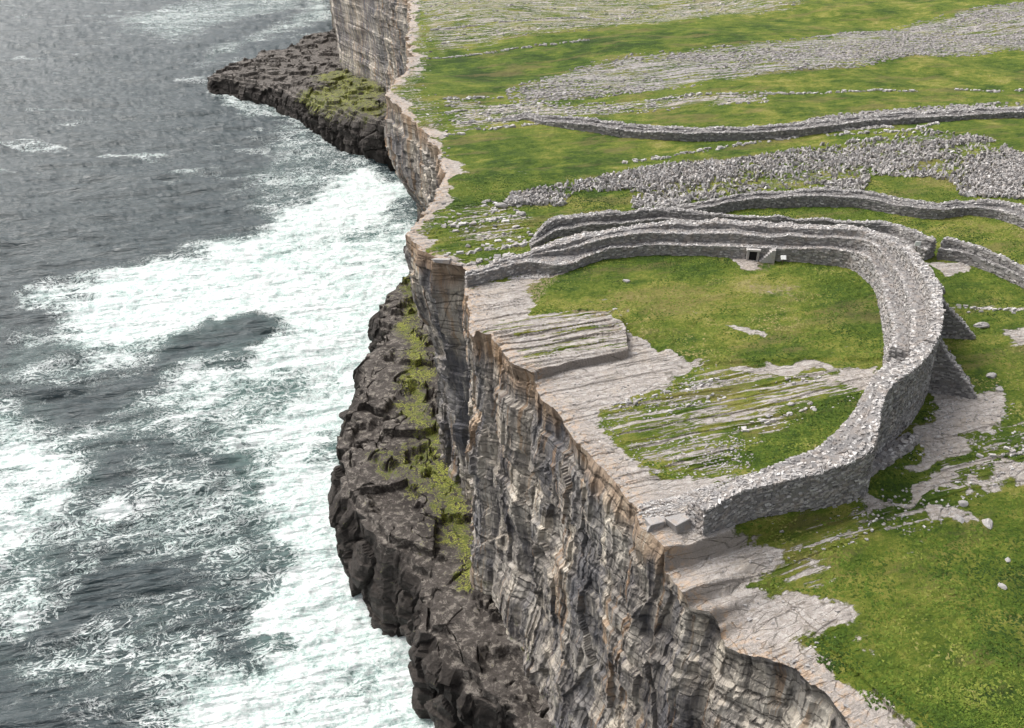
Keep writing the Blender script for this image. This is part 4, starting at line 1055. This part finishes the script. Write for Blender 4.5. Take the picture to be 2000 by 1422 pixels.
Zp = gheight(pick[:, 0], pick[:, 1])
for i, (p, z) in enumerate(zip(pick, Zp)):
    o = protos[i] if i < 12 else protos[i % 12].copy()
    if i >= 12: S.collection.objects.link(o)
    o.location = (p[0], p[1], z - .05); s_ = random.uniform(.7, 1.15); o.scale = (s_, s_, s_); o.rotation_euler = (0, 0, random.uniform(0, 6.28))
    tag(o, 'jagged grey limestone slab set upright near the lower edge of the stone field', 'standing stone', 'upright jagged stones nearest the fort')
rest = pts[290:]; n = len(rest)
hh = rng.uniform(.25, .95, n); zr = gheight(rest[:, 0], rest[:, 1])
ax, ay, az, sz = upright(n, hh)
v, f, t = stones(np.column_stack([rest, zr + hh * .3]), ax, ay, az, sz, .22, np.clip(rng.normal(.5, .25, n), 0, 1))
o = make('upright_stones', v, f, M_wall, None, dict(tone=t)); tag(o, 'dense field of jagged grey upright limestone slabs between the two outer walls', 'standing stones', None, 'stuff')

# ---------------------------------------------------------------- loose rubble: scree, outcrop lines, pavement slabs
Ps, Sz_, Tn_ = [], [], []
def rub(polyw, n, s0, s1, flat=.5):
    q = scatter(polyw, n, .45, 2.6); Ps.append(q); k = rng.uniform(s0, s1, n)
    Sz_.append(np.stack([k * rng.uniform(.8, 1.6, n), k * rng.uniform(.5, 1, n), k * flat * rng.uniform(.6, 1.2, n)], 1)); Tn_.append(np.clip(rng.normal(.6, .22, n), 0, 1))
rub(striP[2][0], 500, .25, .7, .4); rub(striP[3][0], 900, .3, .9, .35); rub(striP[4][0], 130, .25, .7, .4)
rub(rockP[0][0], 500, .1, .4, .35); rub(striP[0][0], 700, .1, .35, .4); rub(striP[5][0], 350, .12, .45, .5)
rub(rockP[3][0], 450, .12, .5, .4); rub(rockP[4][0], 350, .1, .4, .5); rub(rockP[11][0], 900, .15, .6, .4)
rub(poly([(1240, 990), (1350, 960), (1480, 920), (1440, 960), (1340, 1000), (1290, 1020), (1250, 1015)]), 1500, .12, .4, .6)   # stony strip inside the near wall
rub(poly([(1380, 860), (1440, 840), (1480, 900), (1430, 930), (1370, 910)]), 180, .12, .35, .5)
rub(poly([(990, 545), (1060, 520), (1150, 512), (1140, 522), (1060, 545)]), 350, .15, .5, .6)
lines = [[(860, 268), (960, 255), (1080, 242)], [(880, 245), (1000, 232), (1060, 228)], [(870, 222), (1000, 208), (1150, 196)], [(870, 195), (1000, 190), (1100, 182)], [(830, 110), (1000, 95), (1150, 85)], [(840, 60), (1000, 45), (1250, 28)],
         [(1100, 208), (1300, 195), (1600, 180), (2000, 165)], [(800, 455), (900, 440), (1000, 425)], [(870, 500), (960, 488), (1030, 478)], [(900, 520), (970, 505), (1010, 497)], [(1850, 600), (1930, 605), (2010, 606)], [(1885, 945), (1960, 920), (2040, 885)], [(1900, 900), (2040, 860)],
         [(1390, 860), (1450, 838), (1600, 790)], [(1250, 820), (1450, 765), (1600, 735)], [(1180, 800), (1400, 745)], [(1580, 270), (1760, 262), (1830, 248)], [(1210, 318), (1600, 262), (1740, 252)]]
for L in lines:
    W_ = PW(L); seg = np.hypot(*np.diff(W_, axis=0).T).sum(); n = int(seg * 3.0)
    t_ = np.sort(rng.random(n)) * (len(W_) - 1); i = np.minimum(t_.astype(int), len(W_) - 2); q = W_[i] + (W_[i + 1] - W_[i]) * (t_ - i)[:, None] + rng.normal(0, .35, (n, 2))
    keep = vn(q[:, 0] * .15, q[:, 1] * .15, 600) > -.35; q = q[keep]; n = len(q)
    Ps.append(q); k = rng.uniform(.25, .8, n); Sz_.append(np.stack([k * 1.3, k * .7, k * .55], 1)); Tn_.append(np.clip(rng.normal(.7, .18, n), 0, 1))
Q = np.concatenate(Ps); SZ = np.concatenate(Sz_); TN = np.concatenate(Tn_)
SZ = SZ * np.where(Q[:, 1:2] < 112, .6, 1.0); ok = Q[:, 0] > rimx(Q[:, 1]) + .3; Q, SZ, TN = Q[ok], SZ[ok], TN[ok]
n = len(Q); Zq = gheight(Q[:, 0], Q[:, 1])
an = BED + rng.normal(0, .5, n); ax = np.stack([np.cos(an), np.sin(an), rng.normal(0, .12, n)], 1); ax /= np.linalg.norm(ax, axis=1)[:, None]
up = np.array([0, 0, 1.]) + rng.normal(0, .12, (n, 3)); ay = np.cross(up, ax); ay /= np.linalg.norm(ay, axis=1)[:, None]; az = np.cross(ax, ay)
v, f, t = stones(np.column_stack([Q, Zq + SZ[:, 2] * .3]), ax, ay, az, SZ, .2, TN)
o = make('limestone_rubble', v, f, M_wall, None, dict(tone=t * .95)); tag(o, 'loose limestone rubble and broken slabs strewn over the pavement and turf', 'rubble', None, 'stuff')

Ps, Sz_, Tn_ = [], [], []
rub(screeP[0][0], 8500, .25, .75, .35); rub(screeP[1][0], 1300, .25, .7, .6)
Q = np.concatenate(Ps); SZ = np.concatenate(Sz_); TN = np.concatenate(Tn_) * .62; n = len(Q); Zq = gheight(Q[:, 0], Q[:, 1])
an = BED + rng.normal(0, .7, n); ax = np.stack([np.cos(an), np.sin(an), rng.normal(0, .15, n)], 1); ax /= np.linalg.norm(ax, axis=1)[:, None]
up = np.array([0, 0, 1.]) + rng.normal(0, .2, (n, 3)); ay = np.cross(up, ax); ay /= np.linalg.norm(ay, axis=1)[:, None]; az = np.cross(ax, ay)
v, f, t = stones(np.column_stack([Q, Zq + SZ[:, 2] * .3]), ax, ay, az, SZ, .2, TN)
o = make('scree', v, f, M_wall, None, dict(tone=t)); tag(o, 'long band of grey scree and shattered limestone crossing the far grass', 'scree', None, 'stuff')

# ---------------------------------------------------------------- grass tufts on the nearer turf
def mat_grass():
    m = mat('turf_material', 0.95); B = NB(m)
    B.lk(B.ramp(B.attr('tone'), [(0, (0.019, 0.041, 0.005)), (0.4, (0.055, 0.092, 0.009)), (0.7, (0.125, 0.150, 0.024)), (1, (0.23, 0.20, 0.08))]), B.b.inputs['Base Color']); return m
N = 300000
q = np.column_stack([rng.uniform(-12, 90, N), 40 + 112 * rng.random(N) ** 1.55])
q = q[(q[:, 0] > rimx(q[:, 1]) + 2) & (q[:, 0] < .62 * np.hypot(q[:, 1], 52) + 2)]
rk_, st_a, gr_, di_, dr_ = ground_masks(q[:, 0], q[:, 1])
q = q[(rk_ < .30 + rng.uniform(-.1, .1, len(q))) & (rng.random(len(q)) < .6 + fbm(q[:, 0] * .3, q[:, 1] * .3, 4, 700))]
_, _, _, _, dr_ = ground_masks(q[:, 0], q[:, 1])
inw = np.zeros(len(q), bool)
for G_ in (d1[3], d2[3]):
    pl = np.vstack([G_[:, 0, :2], G_[::-1, 7, :2]]); inw |= sdist(q[:, 0], q[:, 1], pl) > -.2
q = q[~inw]; dr_ = dr_[~inw]; n = len(q)
zq = gheight(q[:, 0], q[:, 1])
wd = rng.uniform(.08, .24, n); hg = rng.uniform(.03, .12, n)
base = np.array([[-1, -.5, 0], [1, -.5, 0], [.2, 1, 0], [0, 0, 1]], float)
th = rng.uniform(0, 6.28, n); c_, s_ = np.cos(th)[:, None], np.sin(th)[:, None]
bx, by = base[None, :, 0] * wd[:, None], base[None, :, 1] * wd[:, None]
ln = rng.normal(0, .08, (n, 2))
V = np.stack([q[:, 0, None] + bx * c_ - by * s_ + ln[:, :1] * base[None, :, 2], q[:, 1, None] + bx * s_ + by * c_ + ln[:, 1:] * base[None, :, 2], zq[:, None] - .02 + base[None, :, 2] * hg[:, None]], -1)
F = np.array([[0, 1, 3], [1, 2, 3], [2, 0, 3]])[None] + (np.arange(n) * 4)[:, None, None]
tn = np.clip(.42 + .95 * fbm(q[:, 0] * .10, q[:, 1] * .14, 5, 701, .65) + (dr_ - .5) * .5 + rng.normal(0, .09, n), 0, 1)
o = make('grass', V.reshape(-1, 3), F.reshape(-1, 3), mat_grass(), None, dict(tone=np.repeat(tn, 4))); tag(o, 'short tufted turf inside and outside the fort wall', 'grass', None, 'stuff')
